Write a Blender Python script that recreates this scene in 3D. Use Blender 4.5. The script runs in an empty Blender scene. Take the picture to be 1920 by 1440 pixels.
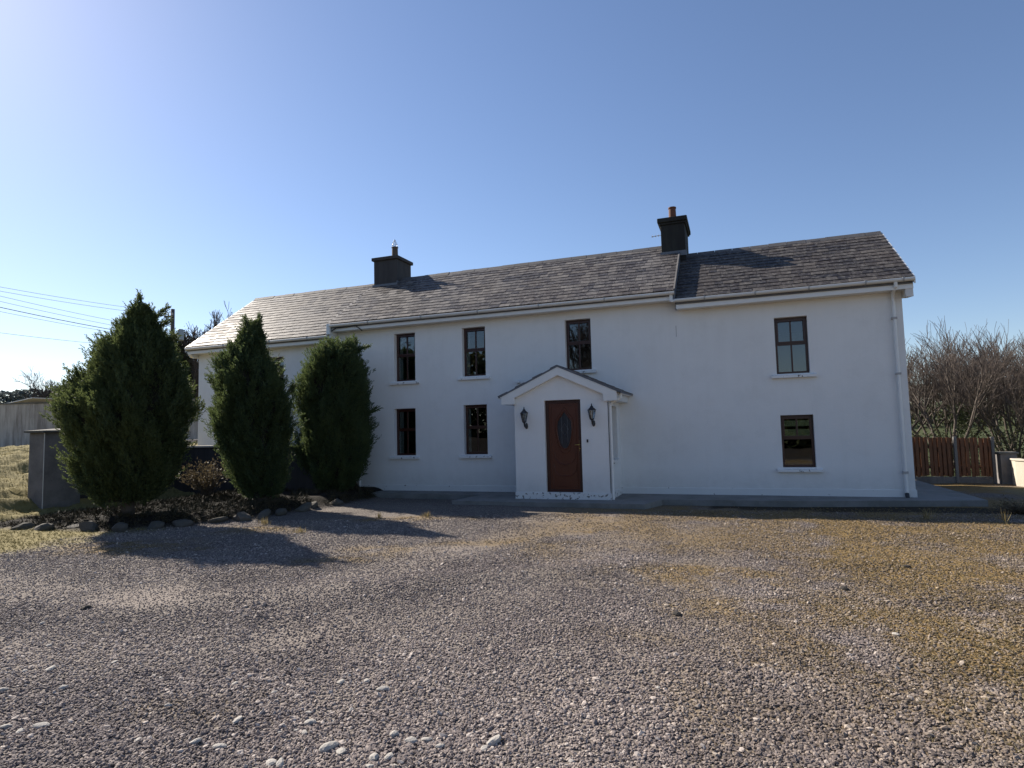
import bpy, math, random
import numpy as np
from mathutils import Vector, Matrix
random.seed(7); rng = np.random.default_rng(11)
R = math.radians
scn = bpy.context.scene
C = scn.collection
G = -1.72            # level of the gravel; the camera is the origin of the coordinates
YF = 15.10           # plane of the farmhouse front wall

# ------------------------------------------------------------------ materials
class NT:
    def __init__(s, m): s.t = m.node_tree; s.n = s.t.nodes; s.l = s.t.links
    def new(s, ty, **kw):
        n = s.n.new(ty)
        for k, v in kw.items():
            if k in n.inputs: s.put(n.inputs[k], v)
            else: setattr(n, k, v)
        return n
    def put(s, inp, v):
        if isinstance(v, bpy.types.NodeSocket): s.l.new(v, inp)
        elif isinstance(v, (tuple, list)) and inp.type == 'RGBA' and len(v) == 3: inp.default_value = (*v, 1)
        else: inp.default_value = v
    def noise(s, vec, scale, detail=4, rough=.55, out='Fac'):
        return s.new('ShaderNodeTexNoise', Vector=vec, Scale=scale, Detail=detail, Roughness=rough).outputs[out]
    def ramp(s, fac, stops, interp='LINEAR'):
        r = s.new('ShaderNodeValToRGB'); r.color_ramp.interpolation = interp
        e = r.color_ramp.elements
        while len(e) < len(stops): e.new(.5)
        for q, (p, c) in zip(e, stops):
            q.position = p; q.color = (*c, 1) if isinstance(c, (tuple, list)) else (c, c, c, 1)
        s.put(r.inputs[0], fac); return r.outputs[0]
    def mix(s, fac, a, b, mode='MIX'):
        m = s.new('ShaderNodeMix', data_type='RGBA', blend_type=mode)
        s.put(m.inputs[0], fac); s.put(m.inputs[6], a); s.put(m.inputs[7], b); return m.outputs[2]
    def math(s, op, a, b=0.0, c=None, clamp=False):
        m = s.new('ShaderNodeMath', operation=op, use_clamp=clamp); s.put(m.inputs[0], a); s.put(m.inputs[1], b)
        if c is not None: s.put(m.inputs[2], c)
        return m.outputs[0]
    def pos(s): return s.new('ShaderNodeNewGeometry').outputs['Position']
    def scaled(s, v, sc):
        m = s.new('ShaderNodeMapping'); s.put(m.inputs[0], v); m.inputs['Scale'].default_value = sc; return m.outputs[0]
    def bump(s, h, strength=.3, dist=.01, nrm=None):
        b = s.new('ShaderNodeBump', Strength=strength, Distance=dist, Height=h)
        if nrm is not None: s.put(b.inputs['Normal'], nrm)
        return b.outputs[0]

def mat(name):
    m = bpy.data.materials.new(name); m.use_nodes = True
    t = NT(m); b = t.n['Principled BSDF']; return m, t, b

def simple(name, col, rough=.6, metal=0, var=.15, scale=6, bump=.1, bscale=60, spec=.5):
    m, t, b = mat(name); p = t.pos()
    n = t.noise(p, scale, 5)
    c = t.mix(n, tuple(x*(1-var) for x in col), tuple(min(1, x*(1+var)) for x in col))
    t.put(b.inputs['Base Color'], c); b.inputs['Roughness'].default_value = rough
    b.inputs['Metallic'].default_value = metal; b.inputs['Specular IOR Level'].default_value = spec
    if bump: t.put(b.inputs['Normal'], t.bump(t.noise(p, bscale, 4), bump, .01))
    return m

def m_render():
    m, t, b = mat('white_painted_render'); p = t.pos()
    base = t.mix(t.noise(p, .7, 5, .6), (.72, .715, .70), (.81, .805, .79))
    streak = t.ramp(t.noise(t.scaled(p, (3.5, 3.5, .25)), 1.3, 5, .65), [(.45, 0.), (.75, 1.)])
    base = t.mix(t.math('MULTIPLY', streak, .10), base, (.50, .49, .46))
    blot = t.ramp(t.noise(p, 1.9, 7, .75), [(.5, 0.), (.7, 1.)])
    base = t.mix(t.math('MULTIPLY', blot, .16), base, (.52, .51, .48))
    # splash staining just above the plinth
    z = t.new('ShaderNodeSeparateXYZ', Vector=p).outputs[2]
    low = t.math('SUBTRACT', 1.0, t.math('DIVIDE', t.math('SUBTRACT', z, G+.2), .55, clamp=True), clamp=True)
    spl = t.math('MULTIPLY', low, t.noise(p, 5, 5, .7))
    base = t.mix(t.math('MULTIPLY', spl, .55), base, (.36, .34, .30))
    t.put(b.inputs['Base Color'], base); b.inputs['Roughness'].default_value = .85
    h = t.math('ADD', t.math('MULTIPLY', t.noise(p, 1.6, 2), 2.5), t.noise(p, 55, 4, .7))
    t.put(b.inputs['Normal'], t.bump(h, .35, .012)); return m

def m_paint(name, col, chip=(.12, .11, .10), amt=.62, scale=9):
    m, t, b = mat(name); p = t.pos()
    c = t.mix(t.noise(p, 3, 4), tuple(x*.9 for x in col), col)
    k = t.ramp(t.noise(p, scale, 5, .65), [(amt, 0.), (amt+.025, 1.)])
    t.put(b.inputs['Base Color'], t.mix(k, c, chip)); b.inputs['Roughness'].default_value = .55
    t.put(b.inputs['Normal'], t.bump(t.noise(p, 40, 3), .15, .006)); return m

def m_slate(k=1.0, nm='weathered_fibre_slate'):
    m, t, b = mat(nm); p = t.pos()
    rnd = t.new('ShaderNodeNewGeometry').outputs['Random Per Island']
    base = t.ramp(rnd, [(0, (.05*k, .046*k, .05*k)), (.3, (.084*k, .077*k, .08*k)), (.7, (.125*k, .115*k, .115*k)), (1, (.20*k, .185*k, .178*k))])
    base = t.mix(t.ramp(t.noise(p, .8, 5, .6), [(.4, 0.), (.7, .55)]), base, (.075, .06, .052))
    li = t.ramp(t.noise(p, 9, 8, .8), [(.5, 0.), (.62, 1.)])
    base = t.mix(t.math('MULTIPLY', li, .7), base, (.30*k**.5, .28*k**.5, .255*k**.5))
    li2 = t.ramp(t.noise(t.scaled(p, (2, 8, 8)), 3.1, 5, .7), [(.56, 0.), (.7, 1.)])
    base = t.mix(t.math('MULTIPLY', li2, .5), base, (.045, .042, .04))
    t.put(b.inputs['Base Color'], base); t.put(b.inputs['Roughness'], t.math('ADD', t.math('MULTIPLY', rnd, .25), .45))
    b.inputs['Specular IOR Level'].default_value = .15
    t.put(b.inputs['Normal'], t.bump(t.noise(p, 30, 5, .7), .35, .01)); return m

def m_wood(nm, ca, cb):
    m, t, b = mat(nm); p = t.pos()
    w = t.noise(t.scaled(p, (22, 22, 1.2)), 3, 6, .6)
    c = t.mix(w, ca, cb)
    t.put(b.inputs['Base Color'], c); b.inputs['Roughness'].default_value = .35
    t.put(b.inputs['Normal'], t.bump(w, .1, .004)); return m

def m_glass():
    m, t, b = mat('window_glass'); t.n.remove(b)
    o = t.n['Material Output']
    tr = t.new('ShaderNodeBsdfTransparent', Color=(.62, .66, .66, 1)); gl = t.new('ShaderNodeBsdfGlossy', Roughness=.004, Color=(.95, .97, 1, 1))
    wob = t.bump(t.noise(t.pos(), 1.6, 2), .05, .02); t.put(gl.inputs['Normal'], wob)
    fr = t.new('ShaderNodeFresnel', IOR=1.75); mx = t.new('ShaderNodeMixShader')
    t.l.new(t.math('MULTIPLY_ADD', fr.outputs[0], .95, .02, clamp=True), mx.inputs[0]); t.l.new(tr.outputs[0], mx.inputs[1]); t.l.new(gl.outputs[0], mx.inputs[2])
    t.l.new(mx.outputs[0], o.inputs[0]); return m

def m_glass2():
    m, t, b = mat('obscured_door_glass'); b.inputs['Base Color'].default_value = (.018, .021, .03, 1); b.inputs['Roughness'].default_value = .2; b.inputs['Specular IOR Level'].default_value = .6
    t.put(b.inputs['Normal'], t.bump(t.noise(t.pos(), 60, 3), .3, .01)); return m

def m_leaf(name, a, b_, tip, transl=.35, scale=1.6):
    m, t, b = mat(name); p = t.pos(); pt = t.new('ShaderNodeAttribute', attribute_name='spray').outputs['Fac']
    rnd = t.new('ShaderNodeNewGeometry').outputs['Random Per Island']
    c = t.mix(t.noise(p, scale, 4), a, b_); c = t.mix(t.math('MULTIPLY', pt, .7), c, tip)
    c = t.mix(t.math('MULTIPLY', t.math('POWER', rnd, 2.2), .8), c, tip)
    t.put(b.inputs['Base Color'], c); b.inputs['Roughness'].default_value = .6; b.inputs['Specular IOR Level'].default_value = .25
    o = t.n['Material Output']; tl = t.new('ShaderNodeBsdfTranslucent'); t.put(tl.inputs[0], t.mix(.5, c, tip))
    mx = t.new('ShaderNodeMixShader'); mx.inputs[0].default_value = transl
    t.l.new(b.outputs[0], mx.inputs[1]); t.l.new(tl.outputs[0], mx.inputs[2]); t.l.new(mx.outputs[0], o.inputs[0]); return m

def m_concrete(name, a, b_, stain, streaks=True, k=.7):
    m, t, b = mat(name); p = t.pos()
    c = t.mix(t.noise(p, 1.7, 6, .65), a, b_)
    sc = (2.2, 2.2, .22) if streaks else (1.5, 1.5, 1.5)
    s_ = t.ramp(t.noise(t.scaled(p, sc), 1.5, 6, .7), [(.42, 0.), (.62, 1.)])
    c = t.mix(t.math('MULTIPLY', s_, k), c, stain)
    t.put(b.inputs['Base Color'], c); b.inputs['Roughness'].default_value = .9
    t.put(b.inputs['Normal'], t.bump(t.noise(p, 35, 5, .7), .4, .015)); return m

def m_ground():
    m, t, b = mat('gravel_and_lawn'); p = t.pos()
    gr = t.new('ShaderNodeAttribute', attribute_name='grass').outputs['Fac']
    mo = t.new('ShaderNodeAttribute', attribute_name='moss').outputs['Fac']
    dk = t.new('ShaderNodeAttribute', attribute_name='soil_or_darkened').outputs['Fac']
    vo = t.new('ShaderNodeTexVoronoi', Vector=p, Scale=42.0)
    cell = t.new('ShaderNodeSeparateColor', Color=vo.outputs['Color']).outputs[0]
    stone = t.ramp(cell, [(0, (0.077, 0.0644, 0.0616)), (.4, (0.175, 0.15, 0.136)), (.8, (0.294, 0.256, 0.22)), (1, (0.42, 0.378, 0.322))])
    fn = t.new('ShaderNodeAttribute', attribute_name='fines').outputs['Fac']
    stone = t.mix(t.ramp(vo.outputs['Distance'], [(.25, 0.), (.6, .8)]), stone, (0.0525, 0.0441, 0.042))
    stone = t.mix(t.ramp(t.noise(p, .55, 5, .6), [(.35, 0.), (.75, .45)]), stone, (0.252, 0.22, 0.189))
    stone = t.mix(t.math('MULTIPLY', fn, .8), stone, t.mix(t.noise(p, 60, 4, .7), (.165, .138, .12), (.32, .275, .24)))
    mossc = t.mix(t.noise(p, 7, 6, .7), (0.091, 0.0595, 0.021), (0.294, 0.199, 0.0805))
    mm = t.math('MULTIPLY', mo, t.ramp(t.noise(p, 18, 6, .75), [(.28, 0.), (.5, 1.)]))
    col = t.mix(mm, stone, mossc)
    gcol = t.mix(t.noise(p, 4, 6, .7), (0.119, 0.101, 0.035), (0.308, 0.252, 0.105))
    fi = t.new('ShaderNodeAttribute', attribute_name='field').outputs['Fac']
    gcol = t.mix(fi, gcol, t.mix(t.noise(p, .5, 6, .7), (.03, .042, .014), (.07, .078, .028)))
    col = t.mix(gr, col, gcol)
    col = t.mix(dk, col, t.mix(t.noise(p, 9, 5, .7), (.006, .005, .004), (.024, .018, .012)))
    t.put(b.inputs['Base Color'], col); b.inputs['Roughness'].default_value = .92; b.inputs['Specular IOR Level'].default_value = .2
    hv = t.math('SUBTRACT', 1, vo.outputs['Distance'])
    h = t.mix(gr, hv, t.noise(p, 22, 6, .8))
    n1 = t.bump(h, .85, .018)
    t.put(b.inputs['Normal'], t.bump(t.noise(p, 3, 4), .35, .05, n1)); return m

def m_tint(name, stops, rough=.85, moss=None):
    m, t, b = mat(name); ms = t.new('ShaderNodeAttribute', attribute_name='mossy', attribute_type='INSTANCER').outputs['Fac']
    a = t.new('ShaderNodeAttribute', attribute_name='tint', attribute_type='INSTANCER').outputs['Fac']
    c = t.ramp(a, stops); c = t.mix(.25, c, t.mix(t.noise(t.pos(), 90, 3), (0.084, 0.07, 0.07), (0.294, 0.266, 0.238)))
    c = t.mix(ms, c, t.mix(a, (0.07, 0.0504, 0.0196), (0.238, 0.171, 0.077)))
    t.put(b.inputs['Base Color'], c); b.inputs['Roughness'].default_value = rough; b.inputs['Specular IOR Level'].default_value = .3
    return m

M = dict(
 render=m_render(), plinth=m_paint('white_plinth_paint', (.70, .70, .69), amt=.66, scale=11), worn=m_paint('flaking_paint', (.70, .70, .69), amt=.57, scale=12), sill=m_paint('peeling_sill_paint', (.78, .78, .77), amt=.61, scale=10),
 upvc=simple('white_upvc', (.72, .72, .70), .35, var=.08, bump=.03), upvc_dirty=simple('grubby_white_upvc', (.64, .62, .58), .45, var=.14, scale=4, bump=.05),
 joint=simple('gutter_joint_grey', (.36, .35, .34), .5), slate=m_slate(.82), slated=m_slate(.45, 'darker_fibre_slate'), ridge=simple('ridge_tile_grey', (.10, .095, .095), .75, var=.4, scale=5, bump=.4),
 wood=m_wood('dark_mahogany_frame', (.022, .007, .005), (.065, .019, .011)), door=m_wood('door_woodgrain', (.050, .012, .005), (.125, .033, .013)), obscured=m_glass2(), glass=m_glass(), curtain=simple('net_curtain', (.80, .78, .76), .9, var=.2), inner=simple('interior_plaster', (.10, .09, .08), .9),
 brass=simple('brass', (.60, .42, .14), .3, 1, bump=0), black=simple('black_metal', (.016, .016, .018), .45, bump=.1), lead=simple('lead_flashing', (.13, .14, .16), .5, .3, var=.4, bump=.3),
 soot=m_concrete('sooty_render', (.010, .010, .010), (.02, .019, .018), (.035, .037, .028), True, .5), chim=m_concrete('grey_chimney_render', (.045, .042, .042), (.07, .066, .064), (.028, .026, .026), True, .6),
 terra=simple('terracotta', (.13, .05, .028), .8, var=.3), potdark=simple('brown_clay_pot', (.10, .075, .055), .8, var=.3), wire=simple('galvanised_wire', (.55, .57, .58), .35, .8, bump=0),
 path=m_concrete('path_concrete', (.17, .165, .155), (.24, .235, .225), (.10, .10, .085), False, .5),
 shadewall=m_concrete('shade_darkened_wall_render', (.03, .027, .028), (.055, .05, .05), (.015, .014, .013), True, .6), pier=m_concrete('dark_wall_render', (.18, .165, .155), (.25, .23, .215), (.10, .092, .085), False, .55), cap=m_concrete('mossy_cap', (.10, .095, .085), (.2, .19, .17), (.06, .06, .04), False, .6),  # retaining wall: deep shade painted in as a near-black colour
 yard=m_concrete('stained_yard_concrete', (.42, .37, .325), (.56, .51, .45), (.17, .14, .12), True, .75), cream=m_concrete('cream_wall_render', (.50, .45, .36), (.60, .55, .46), (.36, .32, .26), True, .35),
 fence=simple('brown_stained_boards', (.14, .056, .022), .7, var=.45, scale=9, bump=.3), post=m_concrete('concrete_post', (.14, .13, .125), (.2, .19, .18), (.08, .075, .07), True, .5),
 bark=simple('grey_brown_bark', (.085, .068, .055), .9, var=.4, scale=8, bump=.5), twig=simple('winter_twigs', (.10, .078, .066), .85, var=.35, scale=3, bump=0), twigd=simple('dark_winter_twigs', (.05, .042, .04), .9, var=.3, bump=0),
 pole=simple('creosoted_pole', (.075, .065, .06), .85, var=.3), sheet=simple('grey_roof_sheet', (.50, .50, .49), .5, .2), steel=simple('painted_steel', (.22, .26, .30), .45, .3),
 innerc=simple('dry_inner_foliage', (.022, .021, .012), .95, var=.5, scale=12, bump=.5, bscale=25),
 cyp=m_leaf('cypress_foliage', (.027, .050, .033), (.043, .072, .038), (.14, .17, .055), .42), cypb=m_leaf('cypress_foliage_deep', (.025, .050, .034), (.040, .072, .040), (.13, .165, .055), .42),
 dead=m_leaf('dead_cypress_spray', (.075, .055, .033), (.13, .10, .065), (.20, .16, .09), .2), litter=m_leaf('dead_weeds', (.02, .018, .010), (.045, .036, .02), (.085, .07, .038), .15, 5), ivy=m_leaf('ivy_leaves', (.018, .026, .010), (.03, .042, .014), (.07, .085, .03), .15),
 hedge=m_leaf('hedge_leaves', (.03, .04, .015), (.06, .065, .025), (.10, .10, .04), .25), far=m_leaf('hazed_far_evergreen', (.08, .105, .11), (.11, .135, .135), (.15, .17, .16), .2),  # distant foliage paled and blued to imitate haze
 straw=m_leaf('dry_grass', (.14, .105, .04), (.25, .19, .08), (.38, .31, .16), .3, 4), lawnb=m_leaf('lawn_blades', (.13, .13, .04), (.24, .21, .075), (.36, .31, .14), .35, 1.2),
 stone=simple('pale_limestone', (.36, .335, .30), .85, var=.25, scale=30, bump=.5, bscale=90), clod=simple('dark_clod', (.03, .026, .022), .95, var=.4, scale=30, bump=.6),
 rock=m_concrete('edging_stone', (.05, .044, .038), (.11, .10, .085), (.05, .05, .035), False, .5),
)
M['ground'] = m_ground()
M['pebble'] = m_tint('gravel_chips', [(0, (0.0595, 0.0463, 0.0466)), (.25, (0.133, 0.106, 0.102)), (.6, (0.28, 0.228, 0.202)), (.86, (0.406, 0.34, 0.295)), (1, (0.518, 0.45, 0.398))])

# ------------------------------------------------------------------ geometry helpers
class MB:
    def __init__(s): s.v = []; s.f = []; s.mi = []; s.k = 0; s.mats = []
    def use(s, m):
        if m not in s.mats: s.mats.append(m)
        s.k = s.mats.index(m); return s
    def add(s, vs, fs):
        o = len(s.v); s.v += [tuple(q) for q in vs]; s.f += [tuple(i+o for i in f) for f in fs]; s.mi += [s.k]*len(fs); return s
    def box(s, x0, x1, y0, y1, z0, z1):
        return s.add([(x0,y0,z0),(x1,y0,z0),(x1,y1,z0),(x0,y1,z0),(x0,y0,z1),(x1,y0,z1),(x1,y1,z1),(x0,y1,z1)],
                     [(3,2,1,0),(4,5,6,7),(0,1,5,4),(1,2,6,5),(2,3,7,6),(3,0,4,7)])
    def extr(s, poly, axis, a, b):   # polygon in the plane normal to axis, extruded a..b ; poly = [(p,q)]
        n = len(poly)
        def P(p, q, t): return {'x': (t, p, q), 'y': (p, t, q), 'z': (p, q, t)}[axis]
        vs = [P(p, q, a) for p, q in poly] + [P(p, q, b) for p, q in poly]
        return s.add(vs, [tuple(range(n)), tuple(range(2*n-1, n-1, -1))] + [(i, (i+1) % n + 0, (i+1) % n + n, i+n)[::-1] for i in range(n)])
    def tube(s, pts, r, n=8, cap=True, closed=False):
        pts = [Vector(p) for p in pts]; rs = r if isinstance(r, (list, tuple)) else [r]*len(pts)
        o = len(s.v); L = len(pts); u = None
        for i, p in enumerate(pts):
            a = pts[i-1] if (i or closed) else pts[0]; b = pts[(i+1) % L] if (i < L-1 or closed) else pts[-1]
            d = (b-a).normalized() if (b-a).length > 1e-9 else Vector((0,0,1))
            if u is None: u = d.orthogonal().normalized()
            u = (u - d*u.dot(d)).normalized(); w = d.cross(u)
            for k in range(n):
                t = 2*math.pi*k/n; s.v.append(tuple(p + (u*math.cos(t) + w*math.sin(t))*rs[i]))
        for i in range(L if closed else L-1):
            j = (i+1) % L
            for k in range(n):
                s.f.append((o+i*n+k, o+i*n+(k+1) % n, o+j*n+(k+1) % n, o+j*n+k)); s.mi.append(s.k)
        if cap and not closed:
            s.f.append(tuple(o+k for k in range(n))[::-1]); s.f.append(tuple(o+(L-1)*n+k for k in range(n))); s.mi += [s.k]*2
        return s
    def lathe(s, c, prof, n=12):     # prof = [(r, z)]
        o = len(s.v)
        for r, z in prof:
            for k in range(n):
                t = 2*math.pi*k/n; s.v.append((c[0]+r*math.cos(t), c[1]+r*math.sin(t), c[2]+z))
        for i in range(len(prof)-1):
            for k in range(n):
                s.f.append((o+i*n+k, o+i*n+(k+1) % n, o+(i+1)*n+(k+1) % n, o+(i+1)*n+k)); s.mi.append(s.k)
        s.f.append(tuple(o+k for k in range(n))[::-1]); s.f.append(tuple(o+(len(prof)-1)*n+k for k in range(n))); s.mi += [s.k]*2
        return s
    def build(s, name, m=None, parent=None, smooth=False, bevel=0, recalc=False):
        me = bpy.data.meshes.new(name); me.from_pydata(s.v, [], s.f)
        ms = s.mats if s.mats else [m]
        for q in ms: me.materials.append(q)
        if s.mats: me.polygons.foreach_set('material_index', s.mi)
        if smooth: me.polygons.foreach_set('use_smooth', [True]*len(s.f))
        if recalc:
            import bmesh
            bm = bmesh.new(); bm.from_mesh(me); bmesh.ops.recalc_face_normals(bm, faces=bm.faces); bm.to_mesh(me); bm.free()
        me.update(); o = bpy.data.objects.new(name, me); C.objects.link(o)
        if parent: attach(o, parent)
        if bevel:
            b = o.modifiers.new('b', 'BEVEL'); b.width = bevel; b.segments = 2; b.limit_method = 'ANGLE'
        return o

def world_loc(o):
    v = Vector((0, 0, 0))
    while o: v += o.location; o = o.parent
    return v
def attach(o, p):
    w = world_loc(p); o.parent = p; o.location = o.location - w
def tag(o, label=None, cat=None, group=None, kind=None):
    for k, v in (('label', label), ('category', cat), ('group', group), ('kind', kind)):
        if v: o[k] = v
    return o
def empty(name, loc, label, cat, group=None):
    o = bpy.data.objects.new(name, None); C.objects.link(o); o.location = loc; o.empty_display_size = .2
    return tag(o, label, cat, group)
def copy_tree(o, parent=None):
    c = o.copy(); C.objects.link(c); c.parent = parent
    for ch in list(o.children): copy_tree(ch, c)
    return c
def np_mesh(name, V, F, m, parent=None, smooth=False, nv=4):
    me = bpy.data.meshes.new(name); V = np.asarray(V, np.float32); F = np.asarray(F, np.int32)
    me.vertices.add(len(V)); me.vertices.foreach_set('co', V.ravel())
    me.loops.add(F.size); me.loops.foreach_set('vertex_index', F.ravel())
    me.polygons.add(len(F)); me.polygons.foreach_set('loop_start', np.arange(0, F.size, nv, dtype=np.int32))
    if smooth: me.polygons.foreach_set('use_smooth', np.ones(len(F), bool))
    me.materials.append(m); me.update(calc_edges=True); me.validate()
    o = bpy.data.objects.new(name, me); C.objects.link(o)
    if parent: attach(o, parent)
    return o
def vnoise(x, y, f, seed=0):      # smooth value noise
    x = x*f+seed*17.3+1000; y = y*f+seed*9.1+1000
    xi = np.floor(x).astype(np.int64); yi = np.floor(y).astype(np.int64); fx = x-xi; fy = y-yi
    fx = fx*fx*(3-2*fx); fy = fy*fy*(3-2*fy)
    def h(a, b):
        n = (a*374761393 + b*668265263 + seed*1442695) & 0xffffffff; n = ((n ^ (n >> 13))*1274126177) & 0xffffffff
        return ((n ^ (n >> 16)) & 0xffff)/65535.
    return (h(xi, yi)*(1-fx)+h(xi+1, yi)*fx)*(1-fy)+(h(xi, yi+1)*(1-fx)+h(xi+1, yi+1)*fx)*fy
def fbm(x, y, f, seed=0, o=4):
    return sum(vnoise(x, y, f*2**i, seed+i)*.5**i for i in range(o))/sum(.5**i for i in range(o))
def sstep(a, b, x): t = np.clip((x-a)/(b-a), 0, 1); return t*t*(3-2*t)

# ------------------------------------------------------------------ ground
def gz(x, y):
    x = np.asarray(x, float); y = np.asarray(y, float)
    z = G + (fbm(x, y, .35, 3)-.5)*.06 + (fbm(x, y, 1.6, 5)-.5)*.035
    near = sstep(13.0, 13.8, y)*(1-sstep(19.9, 20.6, y))*sstep(-10.9, -10.4, x)*(1-sstep(5.0, 5.6, x))
    z = z*(1-near) + (G-.03)*near                                           # level round the house
    bank = sstep(-14.2, -20.5, x)*(1.17+.25*(fbm(x, y, .9, 8)-.5)) + sstep(-15.3, -16.1, x)*.22*sstep(6, 9, y)
    z = z + bank
    back = sstep(13.5, 13.75, y)*sstep(-10.42, -10.55, x)                    # raised garden behind the retaining wall
    z = z*(1-back) + np.maximum(z, G+1.25)*back
    bedx = np.interp(y, [8.45, 9.0, 9.9, 11.3, 12.8, 14.6], [-11.2, -10.3, -9.55, -9.3, -9.0, -9.2])
    bed = sstep(.1, -.6, x-bedx)*sstep(8.15, 8.8, y-.12*(x+11))*(1-sstep(13.4, 13.6, y)*(x < -10.4))*sstep(-14.5, -12.6, x)
    z = z + bed*.22*(1-back)
    ridge = np.exp(-((y-(5.3+.62*(x+5.0)))/.45)**2)*sstep(-7, -5, x)*(1-sstep(-1.9, -.6, x))  # low gravel ridge thrown up by wheels
    z = z + ridge*.06
    hill = sstep(24, 150, y)*(5.2 + np.clip(-x-20, 0, 400)*.035)
    return z + hill
xs = np.unique(np.concatenate([np.arange(-34, 9, .14), np.arange(-420, -34, 9.), np.arange(9, 30, .8), np.arange(30, 420, 10.), [420.]]))
ys = np.unique(np.concatenate([np.arange(1.0, 21, .11), np.arange(-70, 1.0, 2.5), np.arange(21, 40, .6), np.arange(40, 420, 6.)]))
X, Y = np.meshgrid(xs, ys); Z = gz(X, Y)
bumps = (fbm(X, Y, 3.5, 21)-.5)*.26 + (fbm(X, Y, 9, 23)-.5)*.05
edge = -9.6 + .55*(Y-7.2) + (fbm(X, Y, 1.2, 31)-.5)*1.4
edge = np.minimum(edge, -10.2+.35*(Y-6))
grass = sstep(.5, -.7, X-edge)*(Y > 3)
grass = grass*sstep(-9.9, -11.6, X+(fbm(X, Y, 1.6, 33)-.5)*1.2)
grass = np.maximum(grass, sstep(20.2, 20.9, Y + (fbm(X, Y, 1.5, 4)-.5)*.8))
grass = np.maximum(grass, sstep(5.6, 6.6, X + (fbm(X, Y, 1.2, 6)-.5)*1.5)*sstep(12.5, 14, Y)*(1-sstep(18.3, 18.9, Y)))
Z = Z + bumps*sstep(-11.5, -15, X)*(Y > 2)*(Y < 30)
moss = np.zeros_like(X)
def ell(cx, cy, rx, ry, a, k):
    c, s_ = math.cos(R(a)), math.sin(R(a)); dx = X-cx; dy = Y-cy
    d = np.sqrt(((dx*c+dy*s_)/rx)**2 + ((-dx*s_+dy*c)/ry)**2) + (fbm(X, Y, 2.2, 41)-.5)*1.1
    return k*1.0*sstep(1.35, .15, d)*sstep(.25, .55, fbm(X, Y, 5.0, 43, 3))
for e in [(-2.35, 10.1, .75, .55, 10, 1.), (-.5, 7.5, 1.6, .75, 10, .85), (.5, 6.4, 1.5, .8, 15, .8), (1.9, 7.6, 1.3, 1.2, 0, .9), (3.2, 10.3, 1.8, .9, 20, 1.), (1.7, 10.8, .9, .45, 0, .8),
          (2.0, 5.8, 1.2, 1.1, 60, .95), (1.35, 4.3, .55, 1.1, 0, .9), (3.6, 7.5, 1.8, 2.6, 0, 1.), (2.6, 6.4, 1.2, 1.4, 0, .9), (2.0, 9.2, 1.4, .6, 10, .7), (-3.6, 8.9, 1.1, .5, 30, .75), (-5.1, 7.2, .9, .35, 30, .8), (-6.4, 10.8, 1.6, .45, 15, .95),
          (-8.4, 9.2, 1.1, .6, 15, .95), (-4.9, 7.9, .9, .4, 20, .7), (-9.2, 7.2, 1.6, .7, 15, .95), (-1.2, 9.0, 1.8, .7, 0, .4), (-2.9, 11.6, 1.4, .35, 0, .7), (-3.3, 3.1, .6, .3, 20, .45), (-.9, 5.2, .7, .35, 0, .35), (.3, 8.9, 1.4, .6, 0, .35)]:
    moss = np.maximum(moss, ell(*e))
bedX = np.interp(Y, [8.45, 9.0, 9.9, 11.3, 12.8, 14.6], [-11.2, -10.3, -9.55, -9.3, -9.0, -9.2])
soil_or_darkened = sstep(.1, -.2, X-bedX)*sstep(8.1, 8.4, Y-.12*(X+11))*sstep(-14.9, -14.2, X)*(Y < 15.2)
tr = np.zeros_like(X)
def track(pts, w, k):
    global tr
    P_ = np.array(pts)
    for i in range(len(P_)-1):
        a_, b_ = P_[i], P_[i+1]; d = b_-a_; t_ = np.clip(((X-a_[0])*d[0]+(Y-a_[1])*d[1])/(d@d), 0, 1)
        dd = np.hypot(X-a_[0]-t_*d[0], Y-a_[1]-t_*d[1])/(w*(.6+.8*fbm(X, Y, 1.1, 81))); tr = np.maximum(tr, k*sstep(1.3, .2, dd))
track([(-9.5, 4.7), (-7.4, 4.84), (-5.4, 5.0), (-4.5, 5.7), (-4.1, 6.8), (-3.9, 8.2), (-3.4, 9.6), (-2.4, 11.2)], .62, .62)
track([(-7.5, 3.2), (-5.0, 3.4), (-3.2, 4.4), (-2.4, 5.8), (-2.1, 7.6), (-1.6, 9.6)], .6, .4)
track([(-1.4, 1.5), (-.6, 4.0), (-.3, 6.0), (-.4, 8.5), (-.9, 11)], .5, .35)
fines = np.clip(tr+.45*sstep(.56, .74, fbm(X, Y, .8, 83)), 0, 1)
broad = sstep(-1.6, 2.0, X+.22*(Y-6)+(fbm(X, Y, .7, 91)-.5)*3.2)*sstep(.28, .56, fbm(X, Y, 1.3, 93, 5))*1.0
broad = np.maximum(broad, .7*sstep(7.0, 9.0, Y)*sstep(-4.5, -2.5, X)*sstep(.34, .58, fbm(X, Y, 1.0, 95, 5)))
moss = np.maximum(moss, broad)
soil_or_darkened = np.maximum(soil_or_darkened, .85*sstep(13.3, 13.6, Y + (fbm(X, Y, 2, 55)-.5)*.7)*(Y < 14.5)*(X > -.6)*(X < 7))
soil_or_darkened = np.maximum(soil_or_darkened, .8*sstep(.4, -1.5, Y))  # unseen ground behind the viewer, darkened to dim reflections in the panes
grass = grass*(1-soil_or_darkened)
ny, nx = X.shape
idx = np.arange(nx*ny).reshape(ny, nx)
F = np.stack([idx[:-1, :-1], idx[:-1, 1:], idx[1:, 1:], idx[1:, :-1]], -1).reshape(-1, 4)
ground = np_mesh('ground', np.stack([X, Y, Z], -1).reshape(-1, 3), F, M['ground'], smooth=True); tag(ground, kind='structure')
field = sstep(19.5, 21.5, Y)*sstep(-6, 2, X)
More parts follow.
